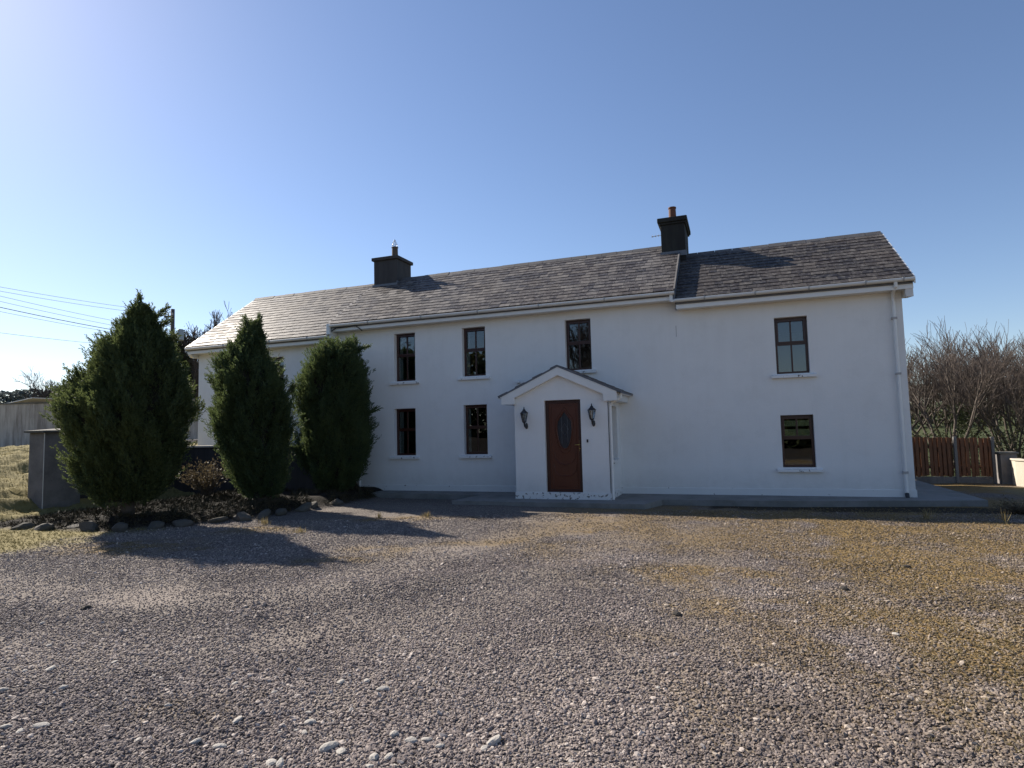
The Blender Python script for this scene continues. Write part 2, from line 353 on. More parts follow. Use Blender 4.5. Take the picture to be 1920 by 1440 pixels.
for nm, arr in (('field', field), ('fines', fines), ('grass', grass), ('moss', moss), ('soil_or_darkened', soil_or_darkened)):
    a = ground.data.attributes.new(nm, 'FLOAT', 'POINT'); a.data.foreach_set('value', arr.ravel().astype(np.float32))
def samp(arr, x, y):
    i = np.clip(np.searchsorted(xs, x)-1, 0, nx-2); j = np.clip(np.searchsorted(ys, y)-1, 0, ny-2)
    fx = (x-xs[i])/(xs[i+1]-xs[i]); fy = (y-ys[j])/(ys[j+1]-ys[j])
    return (arr[j, i]*(1-fx)+arr[j, i+1]*fx)*(1-fy)+(arr[j+1, i]*(1-fx)+arr[j+1, i+1]*fx)*fy

# ------------------------------------------------------------------ scattered stuff through geometry nodes
def scatter(name, P, Rt, S, T, shape, m, label, ms=None):
    ms = np.zeros(len(P)) if ms is None else ms
    me = bpy.data.meshes.new(name+'_points'); me.vertices.add(len(P)); me.vertices.foreach_set('co', P.astype(np.float32).ravel())
    for nm, ty, a in (('rot', 'FLOAT_VECTOR', Rt), ('scl', 'FLOAT_VECTOR', S), ('tint', 'FLOAT', T), ('mossy', 'FLOAT', ms)):
        q = me.attributes.new(nm, ty, 'POINT'); q.data.foreach_set('vector' if ty != 'FLOAT' else 'value', a.astype(np.float32).ravel())
    o = bpy.data.objects.new(name, me); C.objects.link(o); tag(o, label, name.replace('_', ' '), kind='stuff')
    ng = bpy.data.node_groups.new(name, 'GeometryNodeTree'); ng.is_modifier = True
    ng.interface.new_socket('Geometry', in_out='INPUT', socket_type='NodeSocketGeometry'); ng.interface.new_socket('Geometry', in_out='OUTPUT', socket_type='NodeSocketGeometry')
    n = ng.nodes; l = ng.links; gi = n.new('NodeGroupInput'); go = n.new('NodeGroupOutput')
    ip = n.new('GeometryNodeInstanceOnPoints'); l.new(gi.outputs[0], ip.inputs['Points'])
    def at(nm, ty): a = n.new('GeometryNodeInputNamedAttribute'); a.data_type = ty; a.inputs[0].default_value = nm; return a.outputs[0]
    l.new(at('rot', 'FLOAT_VECTOR'), ip.inputs['Rotation']); l.new(at('scl', 'FLOAT_VECTOR'), ip.inputs['Scale'])
    sm = n.new('GeometryNodeSetMaterial'); sm.inputs['Material'].default_value = m
    if shape == 'pebble':
        ic = n.new('GeometryNodeMeshIcoSphere'); ic.inputs['Radius'].default_value = 1; ic.inputs['Subdivisions'].default_value = 1
        sp = n.new('GeometryNodeSetPosition'); nz = n.new('ShaderNodeTexNoise'); nz.inputs['Scale'].default_value = 1.1
        sub = n.new('ShaderNodeVectorMath'); sub.operation = 'SUBTRACT'; sub.inputs[1].default_value = (.5, .5, .5)
        l.new(nz.outputs['Color'], sub.inputs[0]); sc = n.new('ShaderNodeVectorMath'); sc.operation = 'SCALE'; sc.inputs['Scale'].default_value = 1.3
        l.new(sub.outputs[0], sc.inputs[0]); l.new(sc.outputs[0], sp.inputs['Offset']); l.new(ic.outputs[0], sp.inputs['Geometry'])
        l.new(sp.outputs[0], sm.inputs['Geometry'])
    else:                              # a tuft of grass blades: folded cones
        jn = n.new('GeometryNodeJoinGeometry'); rr = random.Random(5)
        for k in range(7):
            co = n.new('GeometryNodeMeshCone'); co.inputs['Vertices'].default_value = 3; co.inputs['Radius Top'].default_value = 0
            co.inputs['Radius Bottom'].default_value = .055; co.inputs['Depth'].default_value = 1; co.fill_type = 'NONE'
            tr = n.new('GeometryNodeTransform'); a = k*2*math.pi/7+rr.random(); tl = .35+.5*rr.random()
            tr.inputs['Rotation'].default_value = (-tl*math.sin(a), tl*math.cos(a), 0); tr.inputs['Scale'].default_value = (1, 1, .6+.5*rr.random())
            tr.inputs['Translation'].default_value = (.1*math.cos(a), .1*math.sin(a), 0)
            l.new(co.outputs[0], tr.inputs[0]); l.new(tr.outputs[0], jn.inputs[0])
        l.new(jn.outputs[0], sm.inputs['Geometry'])
    l.new(sm.outputs[0], ip.inputs['Instance']); l.new(ip.outputs[0], go.inputs[0])
    md = o.modifiers.new('scatter', 'NODES'); md.node_group = ng; return o

cyaw = R(20.1); fwd = np.array([-math.sin(cyaw), math.cos(cyaw)]); rgt = np.array([math.cos(cyaw), math.sin(cyaw)])
def fan(n, d0, d1, power):           # points on the ground in the camera's half plane, density falling as depth**-power
    u = rng.random(n); d = (d0**(1-power) + u*(d1**(1-power)-d0**(1-power)))**(1/(1-power)) if power != 1 else d0*(d1/d0)**u
    w = (rng.random(n)*2-1)*(1.08*d+1.3)
    return d*fwd[0]+w*rgt[0], d*fwd[1]+w*rgt[1]
x, y = fan(470000, 1.6, 12.5, .65)
keep = (samp(grass, x, y)+samp(soil_or_darkened, x, y)*.8 < rng.random(len(x))*.8+.1) & ~((y > 13.0) & (x > -6.2) & (x < -1.7)) & (y < 13.9) & (samp(soil_or_darkened, x, y) < .25+.4*(x > 0))
keep &= rng.random(len(x)) > np.clip(samp(moss, x, y)*.45+samp(fines, x, y)*.6, 0, .85)
x, y = x[keep], y[keep]; n = len(x)
big = rng.random(n); s = .0060+.0062*rng.random(n)+(big > .99)*.011*rng.random(n)
s *= np.where((fbm(x, y, 1.3, 71) > .56), 1.12, .95)
s = s*(1-.25*samp(fines, x, y)); S = np.stack([s*(.9+.7*rng.random(n)), s*(.8+.4*rng.random(n)), s*(.45+.4*rng.random(n))], -1)
P = np.stack([x, y, samp(Z, x, y)+s*.15+.004*rng.random(n)], -1)
T = np.clip(rng.normal(.45, .23, n)+(fbm(x, y, .9, 77)-.5)*.6+.12*samp(fines, x, y), 0, 1); T[big > .993] = 1
scatter('gravel', P, np.stack([rng.normal(0, .45, n), rng.normal(0, .45, n), rng.random(n)*6.28], -1), S, T, 'pebble', M['pebble'], 'loose grey and purplish gravel chips covering the yard', np.clip(samp(moss, x, y)*(.35+rng.random(n)*.8)-.05, 0, .9))

x, y = fan(210000, 9, 30, .2); keep = (samp(grass, x, y) > rng.random(len(x))*.6+.3) & (x < -9) & (gz(x, y) < 2); x, y = x[keep], y[keep]; n = len(x)
h = .018+.03*rng.random(n)*(.3+fbm(x, y, 2.5, 9))
scatter('lawn_grass', np.stack([x, y, samp(Z, x, y)+h*.3], -1), np.stack([rng.normal(0, .25, n), rng.normal(0, .25, n), rng.random(n)*6.28], -1), np.stack([h*.9, h*.9, h], -1), rng.random(n), 'tuft', M['lawnb'], 'short tussocky yellow green lawn on the bank at the left')
x, y = fan(60000, 3.2, 14, .6); keep = (samp(moss, x, y) > rng.random(len(x))*1.1+.35) & (samp(grass, x, y) < .5); x, y = x[keep], y[keep]; n = len(x)
h = .012+.02*rng.random(n)**2
scatter('dry_moss', np.stack([x, y, samp(Z, x, y)+h*.35], -1), np.stack([rng.normal(0, .5, n), rng.normal(0, .5, n), rng.random(n)*6.28], -1), np.stack([h*1.6, h*1.6, h], -1), rng.random(n), 'tuft', M['straw'], 'patches of dry straw coloured moss and grass growing through the gravel')

n = 14000; x = -14.6+5.6*rng.random(n); y = 8.0+6.6*rng.random(n); keep = (samp(soil_or_darkened, x, y) > .4+.4*rng.random(n)) & (fbm(x, y, 1.4, 99) > .34); x, y = x[keep], y[keep]; n = len(x); h = .03+.09*rng.random(n)**2
scatter('bed_litter', np.stack([x, y, gz(x, y)+h*.2], -1), np.stack([rng.normal(0, .6, n), rng.normal(0, .6, n), rng.random(n)*6.28], -1), np.stack([h*1.3, h*1.3, h], -1), rng.random(n), 'tuft', M['litter'], 'dark dead weeds and litter covering the bed under the cypresses')

# pale loose stones, one object each
def stone_mesh(seed, n=9):
    import bmesh
    rr = random.Random(seed); bm = bmesh.new(); bmesh.ops.create_icosphere(bm, subdivisions=2, radius=1)
    ax = [Vector((rr.gauss(0, 1), rr.gauss(0, 1), rr.gauss(0, 1))).normalized() for _ in range(n)]
    for v in bm.verts:
        k = 1.0
        for a in ax:
            d = v.co.dot(a)
            if d > .72: k = min(k, .72/d)
        v.co *= k
    me = bpy.data.meshes.new('stone'); bm.to_mesh(me); bm.free(); return me
smesh = [stone_mesh(i) for i in range(6)]
for me in smesh: me.materials.append(M['stone'])
cmesh = [stone_mesh(20+i, 14) for i in range(2)]
for me in cmesh: me.materials.append(M['clod'])
SP = [(-2.18,2.9),(-1.34,3.23),(-1.78,3.09),(-1.36,3.14),(-1.91,3.13),(-4.04,2.59),(-4.22,2.51),(-4.08,2.5),(-4.47,3.01),(-4.9,3.2),(-2.3,3.63),(-2.58,3.23),(-2.48,3.12),(-2.93,3.01),(-2.48,3.72),(-2.66,3.67),
 (-1.7,3.13),(-1.6,3.09),(-4.83,2.84),(-1.81,2.91),(-1.88,2.88),(-2.09,2.88),(-2.38,2.68),(-2.33,2.69),(-2.79,2.74),(-2.96,2.73),(-6.23,3.98),(-2.52,5.24),(-.56,4.17),(.95,6.56),(1.12,5.75),(-3.26,4.67),(-3.9,4.97),(-4.57,3.45),(-4.39,3.85)]
rs = random.Random(3)
for _ in range(18): SP.append((-2.3+rs.gauss(0, .75), 3.1+rs.gauss(0, .3)))
for _ in range(7): SP.append((-4.4+rs.gauss(0, 1.1), 3.6+rs.gauss(0, .8)))
for i, (px, py) in enumerate(SP):
    o = bpy.data.objects.new('stone', smesh[i % 6]); C.objects.link(o)
    k = .024+.014*rs.random() if i < 26 else .014+.012*rs.random()
    if i in (0, 1): k = .040
    o.location = (px, py, float(samp(Z, np.array([px]), np.array([py]))[0])+k*.22); o.scale = (k*(1.0+.5*rs.random()), k*.85, k*(.38+.25*rs.random())); o.rotation_euler = (rs.gauss(0, .15), rs.gauss(0, .15), rs.random()*6.28)
    tag(o, 'pale flat loose stone lying on the grey gravel, larger than the chips', 'stone', 'pale loose stones on the gravel')
CL = [((-6.29, 4.44), 'small black clod alone on gravel at the far left foreground'), ((-.59, 5.86), 'dark clod with a twig on gravel in front of the porch'), ((.96, 7.17), 'dark clod on mossy gravel at right, before the lower window'), ((1.79, 8.37), 'dark lump on mossy gravel, farthest right of the clods')]
for i, ((px, py), lb) in enumerate(CL):
    o = bpy.data.objects.new('clod', cmesh[i % 2]); C.objects.link(o); k = .045
    o.location = (px, py, float(samp(Z, np.array([px]), np.array([py]))[0])+k*.3); o.scale = (k*1.3, k, k*.6); o.rotation_euler = (0, 0, rs.random()*6)
    tag(o, lb, 'clod', 'dark clods lying on the gravel')

# ------------------------------------------------------------------ the farmhouse
H = empty('farmhouse', (-6.5, YF, G), 'long white two storey farmhouse with slate roof, two chimneys and gabled porch', 'house')

def wall_grid(mb, x0, x1, z0, z1, y, opens, depth, flip=1, axis='x'):
    us = sorted({x0, x1, *[o[0] for o in opens], *[o[1] for o in opens]}); zs = sorted({z0, z1, *[o[2] for o in opens], *[o[3] for o in opens]})
    def P(u, d, z): return (u, y+d*flip, z) if axis == 'x' else (y+d*flip, u, z)
    for i in range(len(us)-1):
        for j in range(len(zs)-1):
            cu, cz = (us[i]+us[i+1])/2, (zs[j]+zs[j+1])/2
            if any(o[0] < cu < o[1] and o[2] < cz < o[3] for o in opens): continue
            mb.add([P(us[i], 0, zs[j]), P(us[i+1], 0, zs[j]), P(us[i+1], 0, zs[j+1]), P(us[i], 0, zs[j+1])], [(0, 1, 2, 3)])
            mb.add([P(us[i], depth, zs[j]), P(us[i+1], depth, zs[j]), P(us[i+1], depth, zs[j+1]), P(us[i], depth, zs[j+1])], [(3, 2, 1, 0)])
    for a, b, c, d in opens:
        for (p, q) in (((a, c), (b, c)), ((b, c), (b, d)), ((b, d), (a, d)), ((a, d), (a, c))):
            mb.add([P(p[0], 0, p[1]), P(q[0], 0, q[1]), P(q[0], depth, q[1]), P(p[0], depth, p[1])], [(0, 1, 2, 3)])

XL, XM, XR, XE = -16.45, -11.10, -1.25, 3.49
YB = 19.45
wins = {  # x0 x1 z0 z1
 'a': (-13.70, -13.01, 1.12, 2.43), 'b': (-9.10, -8.42, 1.45, 2.82), 'c': (-6.96, -6.27, 1.48, 2.82), 'd': (-4.04, -3.36, 1.48, 2.79), 'e': (.93, 1.62, 1.12, 2.42),
 'f': (-9.12, -8.43, -.65, .67), 'g': (-6.95, -6.26, -.64, .70), 'h': (.95, 1.63, -1.0, .18)}
doorhole = (-4.75, -2.9, -1.62, .6)
zb = G-.06
mb = MB(); wall_grid(mb, XL, XM, zb, 2.68, YF, [wins['a']], .35)
mb.build('wall', M['render'], H)
mb = MB(); wall_grid(mb, XM, XR, zb, 3.02, YF, [wins[k] for k in 'bcdfg'] + [doorhole], .35); mb.build('wall', M['render'], H)
mb = MB(); wall_grid(mb, XR, XE, zb, 2.80, YF, [wins['e'], wins['h']], .35); mb.build('wall', M['render'], H)
# gable ends and back
mb = MB().use(M['render'])
mb.add([(XL, YF, zb), (XL, 20.4, zb), (XL, 20.4, 2.75), (XL, 17.72, 4.98), (XL, YF, 2.95)], [(0, 1, 2, 3, 4)]); mb.add([(XL, YF, 2.68), (XL, YF, 2.95), (XM, YF, 2.95), (XM, YF, 2.68)], [(0, 1, 2, 3)])
mb.add([(XL+.3, YF+.351, zb), (XL+.3, 20.3, zb), (XL+.3, 20.3, 2.7), (XL+.3, 17.72, 4.9), (XL+.3, YF+.351, 2.9)], [(0, 1, 2, 3, 4)])
mb.build('gable_wall', None, H)
mb = MB().use(M['render'])
mb.add([(XE, YF, zb), (XE, YB, zb), (XE, YB, 3.2), (XE, 17.27, 4.62), (XE, YF, 3.1)], [(0, 1, 2, 3, 4)])
mb.add([(XE-.3, YF+.351, zb), (XE-.3, YB-.01, zb), (XE-.3, YB-.01, 3.1), (XE-.3, 17.27, 4.55), (XE-.3, YF+.351, 3.0)], [(0, 1, 2, 3, 4)])
mb.build('gable_wall', None, H)
mb = MB(); wall_grid(mb, XL, XR, zb, 3.30, YB+.3, [], .3, -1); wall_grid(mb, XR, XE, zb, 2.96, YB+.3, [(1.2, 2.1, -.45, .16)], .3, -1); mb.build('wall', M['render'], H)
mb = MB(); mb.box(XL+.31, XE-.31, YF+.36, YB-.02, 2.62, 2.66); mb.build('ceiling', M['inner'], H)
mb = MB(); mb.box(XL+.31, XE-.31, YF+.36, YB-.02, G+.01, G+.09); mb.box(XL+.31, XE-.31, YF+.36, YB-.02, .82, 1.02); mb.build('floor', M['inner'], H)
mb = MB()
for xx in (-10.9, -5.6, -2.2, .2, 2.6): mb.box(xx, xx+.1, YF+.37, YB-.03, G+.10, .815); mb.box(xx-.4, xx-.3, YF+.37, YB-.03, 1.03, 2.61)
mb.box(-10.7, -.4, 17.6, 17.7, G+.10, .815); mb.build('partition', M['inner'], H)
# plinth band
mb = MB()
pz = -1.47
mb.box(-10.32, -4.97, YF-.022, YF+.05, zb, pz); mb.box(-2.70, XE+.02, YF-.022, YF+.05, zb, pz); mb.box(XE+.003, XE+.022, YF+.05, YB, zb, pz); mb.build('plinth', M['plinth'], H, bevel=.006)

# roofs ------------------------------------------------------
def roof_z(y, y0, z0, y1, z1): return z0+(y-y0)*(z1-z0)/(y1-y0)
def make_roof(x0, x1, y0, z0, y1, z1, seed, sm='slate'):
    r_ = random.Random(seed)
    yb = 2*y1-y0; th = .05
    L = math.hypot(y1-y0, z1-z0); uy, uz = (y1-y0)/L, (z1-z0)/L; nyv, nzv = -uz, uy
    deck = MB(); deck.extr([(y0+.04, z0-.05), (y1, z1-.05), (yb-.04, z0-.05), (yb-.04, z0-.12), (y1, z1-.12), (y0+.04, z0-.12)], 'x', x0+.01, x1-.01)
    rf = deck.build('roof', M['ridge'], H, recalc=True)
    sl = MB(); g = .212; ln = .33
    for side in (0, 1):
        rows = int(L/g)+1
        for k in range(rows):
            sx = x0 + (-.13 if k % 2 else 0) + r_.uniform(-.03, .03)
            while sx < x1:
                w = r_.choice((.18, .22, .26, .26, .3)) ; a = max(sx, x0); b = min(sx+w-.006, x1); sx += w
                if b-a < .03: continue
                d0 = k*g + r_.uniform(-.008, .008); d1 = min(d0+ln, L+.0)
                lift = .027+r_.uniform(0, .006); lt = .008; tl = r_.uniform(-.003, .003)
                def P(xx, d, h):
                    yy = y0+uy*d+nyv*h; zz = z0+uz*d+nzv*h
                    return (xx, yy if side == 0 else 2*y1-yy, zz)
                vs = [P(a, d0, lift-lt-.02), P(b, d0, lift-lt-.02+tl), P(b, d0, lift+tl), P(a, d0, lift), P(b, d1, lt+.002), P(a, d1, lt+.002), P(a, d1, -.012), P(b, d1, -.012)]
                fs = [(0, 1, 2, 3), (3, 2, 4, 5), (0, 3, 5, 6), (1, 7, 4, 2)]
                if side: fs = [f[::-1] for f in fs]
                sl.add(vs, fs)
    s_ = sl.build('slates', M[sm], rf)
    rd = MB(); xx = x0
    while xx < x1-.05:
        e = min(xx+.45, x1); h = r_.uniform(-.006, .006)
        rd.extr([(y1-.13, z1-.06+h), (y1-.02, z1+.055+h), (y1+.02, z1+.055+h), (y1+.13, z1-.06+h), (y1+.115, z1-.085+h), (y1, z1+.02+h), (y1-.115, z1-.085+h)], 'x', xx, e-.008); xx = e
    rd.build('ridge_tiles', M['ridge'], rf, recalc=True)
    return rf
RM = (14.71, 3.20, 17.40, 5.04); RR = (14.71, 2.99, 17.27, 4.70); RL = (14.71, 2.90, 17.74, 5.06)
r_main = make_roof(XM, XR, *RM, 1); r_right = make_roof(XR+.03, 3.64, *RR, 2, 'slated'); r_left = make_roof(-16.58, XM-.02, *RL, 3)
# raised verge where the main roof stands above the right-hand roof
mb = MB(); mb.extr([(14.72, 2.93), (14.72, 3.25), (17.40, 5.10), (17.40, 4.72), (17.27, 4.66)], 'x', XR, XR+.035); mb.build('verge', M['lead'], r_main, recalc=True)
mb = MB(); mb.extr([(14.70, 3.235), (14.70, 3.25), (17.40, 5.095), (17.40, 5.08)], 'x', XR+.0, XR+.037); mb.build('verge_trim', M['post'], r_main, recalc=True)
mb = MB(); mb.extr([(14.72, 2.86), (14.72, 3.22), (17.40, 5.05), (17.40, 4.9)], 'x', XM-.03, XM+.0); mb.build('verge', M['lead'], r_main, recalc=True)
mb = MB(); mb.extr([(14.70, 2.86), (14.70, 3.0), (17.27, 4.72), (19.84, 3.0), (19.84, 2.86), (17.27, 4.58)], 'x', 3.64, 3.67); mb.build('bargeboard', M['upvc_dirty'], r_right, recalc=True)
mb = MB(); mb.extr([(14.70, 2.75), (14.70, 2.91), (17.74, 5.08), (20.77, 2.91), (20.77, 2.75), (17.74, 4.92)], 'x', -16.61, -16.585); mb.build('bargeboard', M['upvc_dirty'], r_left, recalc=True)

# eaves: fascia + soffit, gutter with joint clips
def eaves(x0, x1, zt, zf, roof, joints, dy=0):
    mb = MB(); mb.box(x0, x1, 14.775, 14.80, zf, zt-.035); mb.box(x0, x1, 14.80, YF+.0, zf+.01, zf+.025); f = mb.build('fascia', M['upvc'], H)
    g = MB(); r = .056; n = 8; yc = 14.705; zc = zt-.008
    yc = 14.72
    base = [(-r, 0), (-r, -.03), (-r*.93, -.046), (-r*.76, -.060), (-r*.5, -.068), (0, -.074), (r*.6, -.070), (r*.95, 0)]
    outer = [(yc+p, zc+q) for p, q in base]; inner = [(yc+p*.9, zc+q*.9) for p, q in reversed(base)]
    prof = outer+inner; N = len(prof)
    vs = [(x0-.02, p, q) for p, q in prof]+[(x1+.02, p, q) for p, q in prof]
    g.add(vs, [(i, (i+1) % N, (i+1) % N+N, i+N) for i in range(N)])
    for xx in (x0-.02, x1+.02): g.add([(xx, p, q) for p, q in outer], [tuple(range(len(outer)))])
    gt = g.build('gutter', M['upvc_dirty'], H, smooth=True)
    for jx in joints:
        c = MB(); rr = r+.007; pr = [(yc+p*1.12, zc+q*1.12) for p, q in base]
        pr += [(yc+r*.95, zc+.012), (yc-rr, zc+.012)]
        c.extr(pr, 'x', jx-.018, jx+.018); c.build('joint', M['joint'], gt, recalc=True)
    return gt
eaves(-11.0, XR-.0, 3.19, 2.995, r_main, [-9.7, -8.0, -6.3, -4.6, -2.9]); g_r = eaves(XR+.04, 3.64, 3.0, 2.77, r_right, [-.55, .55, 1.65, 2.75, 3.45]); eaves(-16.58, -11.12, 2.89, 2.69, r_left, [-15, -13.2, -11.8])
mb = MB(); mb.extr([(14.78, 2.60), (14.80, 2.92), (YF+.2, 2.95), (YF+.2, 2.66)], 'x', XE+.004, 3.635); mb.build('box_end', M['upvc_dirty'], H, recalc=True)
mb = MB(); mb.extr([(14.79, 2.66), (14.79, 2.85), (YF+.1, 2.92), (YF+.1, 2.60), (14.9, 2.58)], 'x', -16.575, XL-.004); mb.build('box_end', M['upvc_dirty'], H, recalc=True)
mb = MB(); mb.box(-11.12, -11.0, 14.68, 14.76, 2.90, 3.22); mb.box(-11.10, -11.02, 14.76, 15.09, 2.80, 3.10); mb.build('stop_end', M['upvc'], H, bevel=.01)
mb = MB(); mb.box(XR-.10, XR-.02, 14.73, 14.765, 2.95, 3.14); mb.box(XR-.06, XR+.05, 14.70, 14.765, 2.93, 2.99); mb.build('gutter_outlet', M['upvc'], H, bevel=.008)
# cable along the left end of the main eaves
mb = MB(); mb.tube([(-11.0, 14.74, 3.00), (-10.8, 14.73, 3.08), (-10.5, 14.73, 3.085), (-10.25, 14.73, 3.10), (-10.12, 14.735, 3.08), (-10.02, 14.76, 3.0), (-9.96, 14.80, 2.94)], .016, 6); mb.build('cable', M['black'], H, smooth=True)

def downpipe(x, y, z0, z1, clips, name='downpipe', m=None, r=.034):
    mb = MB(); mb.tube([(x, y, z1), (x, y, z0)], r, 12); d = mb.build(name, m or M['upvc'], H, smooth=False)
    for zc in clips: c = MB(); c.box(x-r-.014, x+r+.014, y-r-.006, y+r+.012, zc-.022, zc+.022); c.build('pipe_clip', M['joint'] if m is None else m, d)
    return d
d = downpipe(3.31, 15.03, -1.56, 2.70, [1.0, -1.1, 2.2])
mb = MB(); mb.tube([(3.31, 14.72, 2.95), (3.31, 14.73, 2.84), (3.31, 14.98, 2.74), (3.31, 15.03, 2.66)], .037, 12); mb.build('swan_neck', M['upvc'], d)
mb = MB(); mb.tube([(3.31, 15.03, -1.54), (3.31, 14.98, -1.64)], .04, 12); mb.build('shoe', M['black'], d)
d = downpipe(-10.25, 15.05, -1.58, 2.0, [-1.0, .2]); d = downpipe(-11.05, 15.0, 1.2, 2.86, [2.0])
downpipe(-16.53, 15.55, -.45, 2.66, [1.0], m=M['black'], r=.04)
mb = MB(); mb.box(-5.38, -5.28, 14.98, YF, 1.22, 1.27); mb.box(-5.36, -5.30, 15.0, 15.06, 1.27, 1.30); mb.build('vent_cowl', M['upvc'], H, bevel=.005)
mb = MB(); mb.box(-1.262, -1.250, YF-.004, YF, 2.15, 2.42); mb.build('hairline_crack', M['joint'], H)

# chimneys ---------------------------------------------------
mb = MB(); mb.box(-11.0, -10.13, 17.03, 17.95, 4.4, 5.66); ch = mb.build('chimney', M['chim'], H, bevel=.01)
ch['label'] = 'squat grey rendered chimney at the left'
mb = MB(); mb.box(-11.06, -10.07, 16.97, 18.01, 5.662, 5.77); mb.box(-11.0, -10.13, 17.03, 17.95, 5.60, 5.662) if 0 else None; mb.build('chimney_cap', M['chim'], ch, bevel=.015)
mb = MB(); mb.lathe((-10.45, 17.45, 5.77), [(.115, 0), (.105, .05), (.10, .38), (.115, .40), (.115, .42), (.085, .42), (.085, .3)], 16); mb.build('chimney_pot', M['potdark'], ch)
mb = MB()
for k in range(8):
    a = k*math.pi/4; mb.tube([(-10.45+.105*math.cos(a), 17.45+.105*math.sin(a), 6.17), (-10.45+.07*math.cos(a), 17.45+.07*math.sin(a), 6.33), (-10.45, 17.45, 6.46)], .006, 5)
for rr_, zz in ((.105, 6.19), (.085, 6.27)): mb.tube([(-10.45+rr_*math.cos(k*math.pi/8), 17.45+rr_*math.sin(k*math.pi/8), zz) for k in range(16)], .006, 5, closed=True)
mb.build('bird_guard', M['wire'], ch)
mb = MB(); mb.box(-11.04, -10.09, 16.985, 17.026, 4.76, 4.86); mb.box(-10.126, -10.09, 16.99, 17.98, 4.7, 4.92); mb.build('flashing', M['lead'], ch)
mb = MB(); mb.box(-1.70, -1.06, 16.88, 18.2, 4.3, 5.52); ch = mb.build('chimney', M['soot'], H, bevel=.012); ch['label'] = 'taller soot blackened chimney near the middle'
mb = MB(); mb.box(-1.74, -1.015, 16.84, 18.26, 5.522, 5.58); mb.box(-1.78, -.985, 16.80, 18.32, 5.582, 5.71); mb.build('chimney_cap', M['soot'], ch, bevel=.02)
mb = MB(); mb.lathe((-1.40, 17.3, 5.70), [(.12, 0), (.105, .06), (.098, .38), (.112, .40), (.112, .43), (.09, .43), (.09, .3)], 16); mb.build('chimney_pot', M['terra'], ch)
mb = MB(); mb.box(-1.73, -1.03, 16.85, 16.876, 4.62, 4.76); mb.build('flashing', M['lead'], ch)
mb = MB(); mb.tube([(-1.70, 17.4, 5.42), (-2.02, 17.4, 5.40)], .009, 6)
for xx in (-1.98, -1.9, -1.82): mb.tube([(xx, 17.32, 5.405), (xx, 17.48, 5.405)], .005, 5); mb.tube([(xx, 17.4, 5.37), (xx, 17.4, 5.45)], .005, 5)
mb.build('aerial', M['wire'], ch)

# windows ----------------------------------------------------
def window(o, y, rec=.14, lower_bars=True, split=.46, curtain=0, sill=True, bars=True):
    x0, x1, z0, z1 = o; fy = y+rec; t = .055; cx = (x0+x1)/2
    W = bpy.data.objects.new('window', None); C.objects.link(W); W.location = (cx, fy, z0); W.empty_display_size = .1; attach(W, H)
    e = .002; f = MB().use(M['wood'])
    f.box(x0+e, x0+t, fy, fy+.07, z0+e, z1-e); f.box(x1-t, x1-e, fy, fy+.07, z0+e, z1-e); f.box(x0+t, x1-t, fy, fy+.07, z1-t-.01, z1-e); f.box(x0+t, x1-t, fy, fy+.07, z0+e, z0+t)
    zt = z1-(z1-z0)*split; f.box(x0+t, x1-t, fy-.004, fy+.066, zt-.035, zt+.035)
    # opening upper sash stands proud
    a, b, c, d = x0+t-.012, x1-t+.012, zt+.01, z1-t+.006
    f.box(a, a+.04, fy-.022, fy-.006, c, d); f.box(b-.04, b, fy-.022, fy-.006, c, d); f.box(a+.04, b-.04, fy-.022, fy-.006, c, c+.04); f.box(a+.04, b-.04, fy-.022, fy-.006, d-.04, d)
    f.box(cx-.018, cx+.018, fy+.004, fy+.05, zt+.035, z1-t-.01)
    if lower_bars: f.box(cx-.018, cx+.018, fy+.004, fy+.05, z0+t, zt-.035)
    f.build('frame', None, W, bevel=.004)
    g = MB(); g.box(x0+t-.01, x1-t+.01, fy+.026, fy+.032, z0+t-.01, z1-t); g.build('pane', M['glass'], W)
    if curtain:
        c_ = MB(); n = 16; wv = []
        for i in range(n+1):
            u = x0+.045+(curtain)*i/n; wv.append((u, fy+.065+.015*math.sin(i*1.9)))
        c_.add([(u, v, z0) for u, v in wv]+[(u, v, z1-.02) for u, v in wv], [(i, i+1, i+n+2, i+n+1) for i in range(n)]); c_.build('curtain', M['curtain'], W, smooth=True)
    if sill:
        s_ = MB(); s_.extr([(y-.085, z0-.095), (y-.085, z0-.04), (fy+.0, z0-.003), (fy+.0, z0-.06), (y-.0, z0-.095)], 'x', x0+.003, x1-.003)
        s_.extr([(y-.085, z0-.095), (y-.085, z0-.042), (y-.001, z0-.018), (y-.001, z0-.095)], 'x', x0-.12, x0+.0028); s_.extr([(y-.085, z0-.095), (y-.085, z0-.042), (y-.001, z0-.018), (y-.001, z0-.095)], 'x', x1-.0028, x1+.12)
        s_.build('sill', M['worn'] if z0 > 1.47 and x0 > -5 else M['sill'], W, recalc=True)
    return W
for k, kw in (('a', dict(curtain=.22)), ('b', dict(curtain=.14)), ('c', dict(curtain=.11)), ('d', {}), ('e', {}), ('f', dict(curtain=.16)), ('g', dict(curtain=.09)), ('h', dict(lower_bars=False, split=.44))):
    window(wins[k], YF, **kw)
W = window((1.2, 2.1, -.45, .16), YB+.0, rec=.1, split=.5, sill=False)
mb = MB(); mb.box(.4, 2.5, 18.6, 19.2, G+.1, -.46); mb.build('worktop', M['inner'], H)

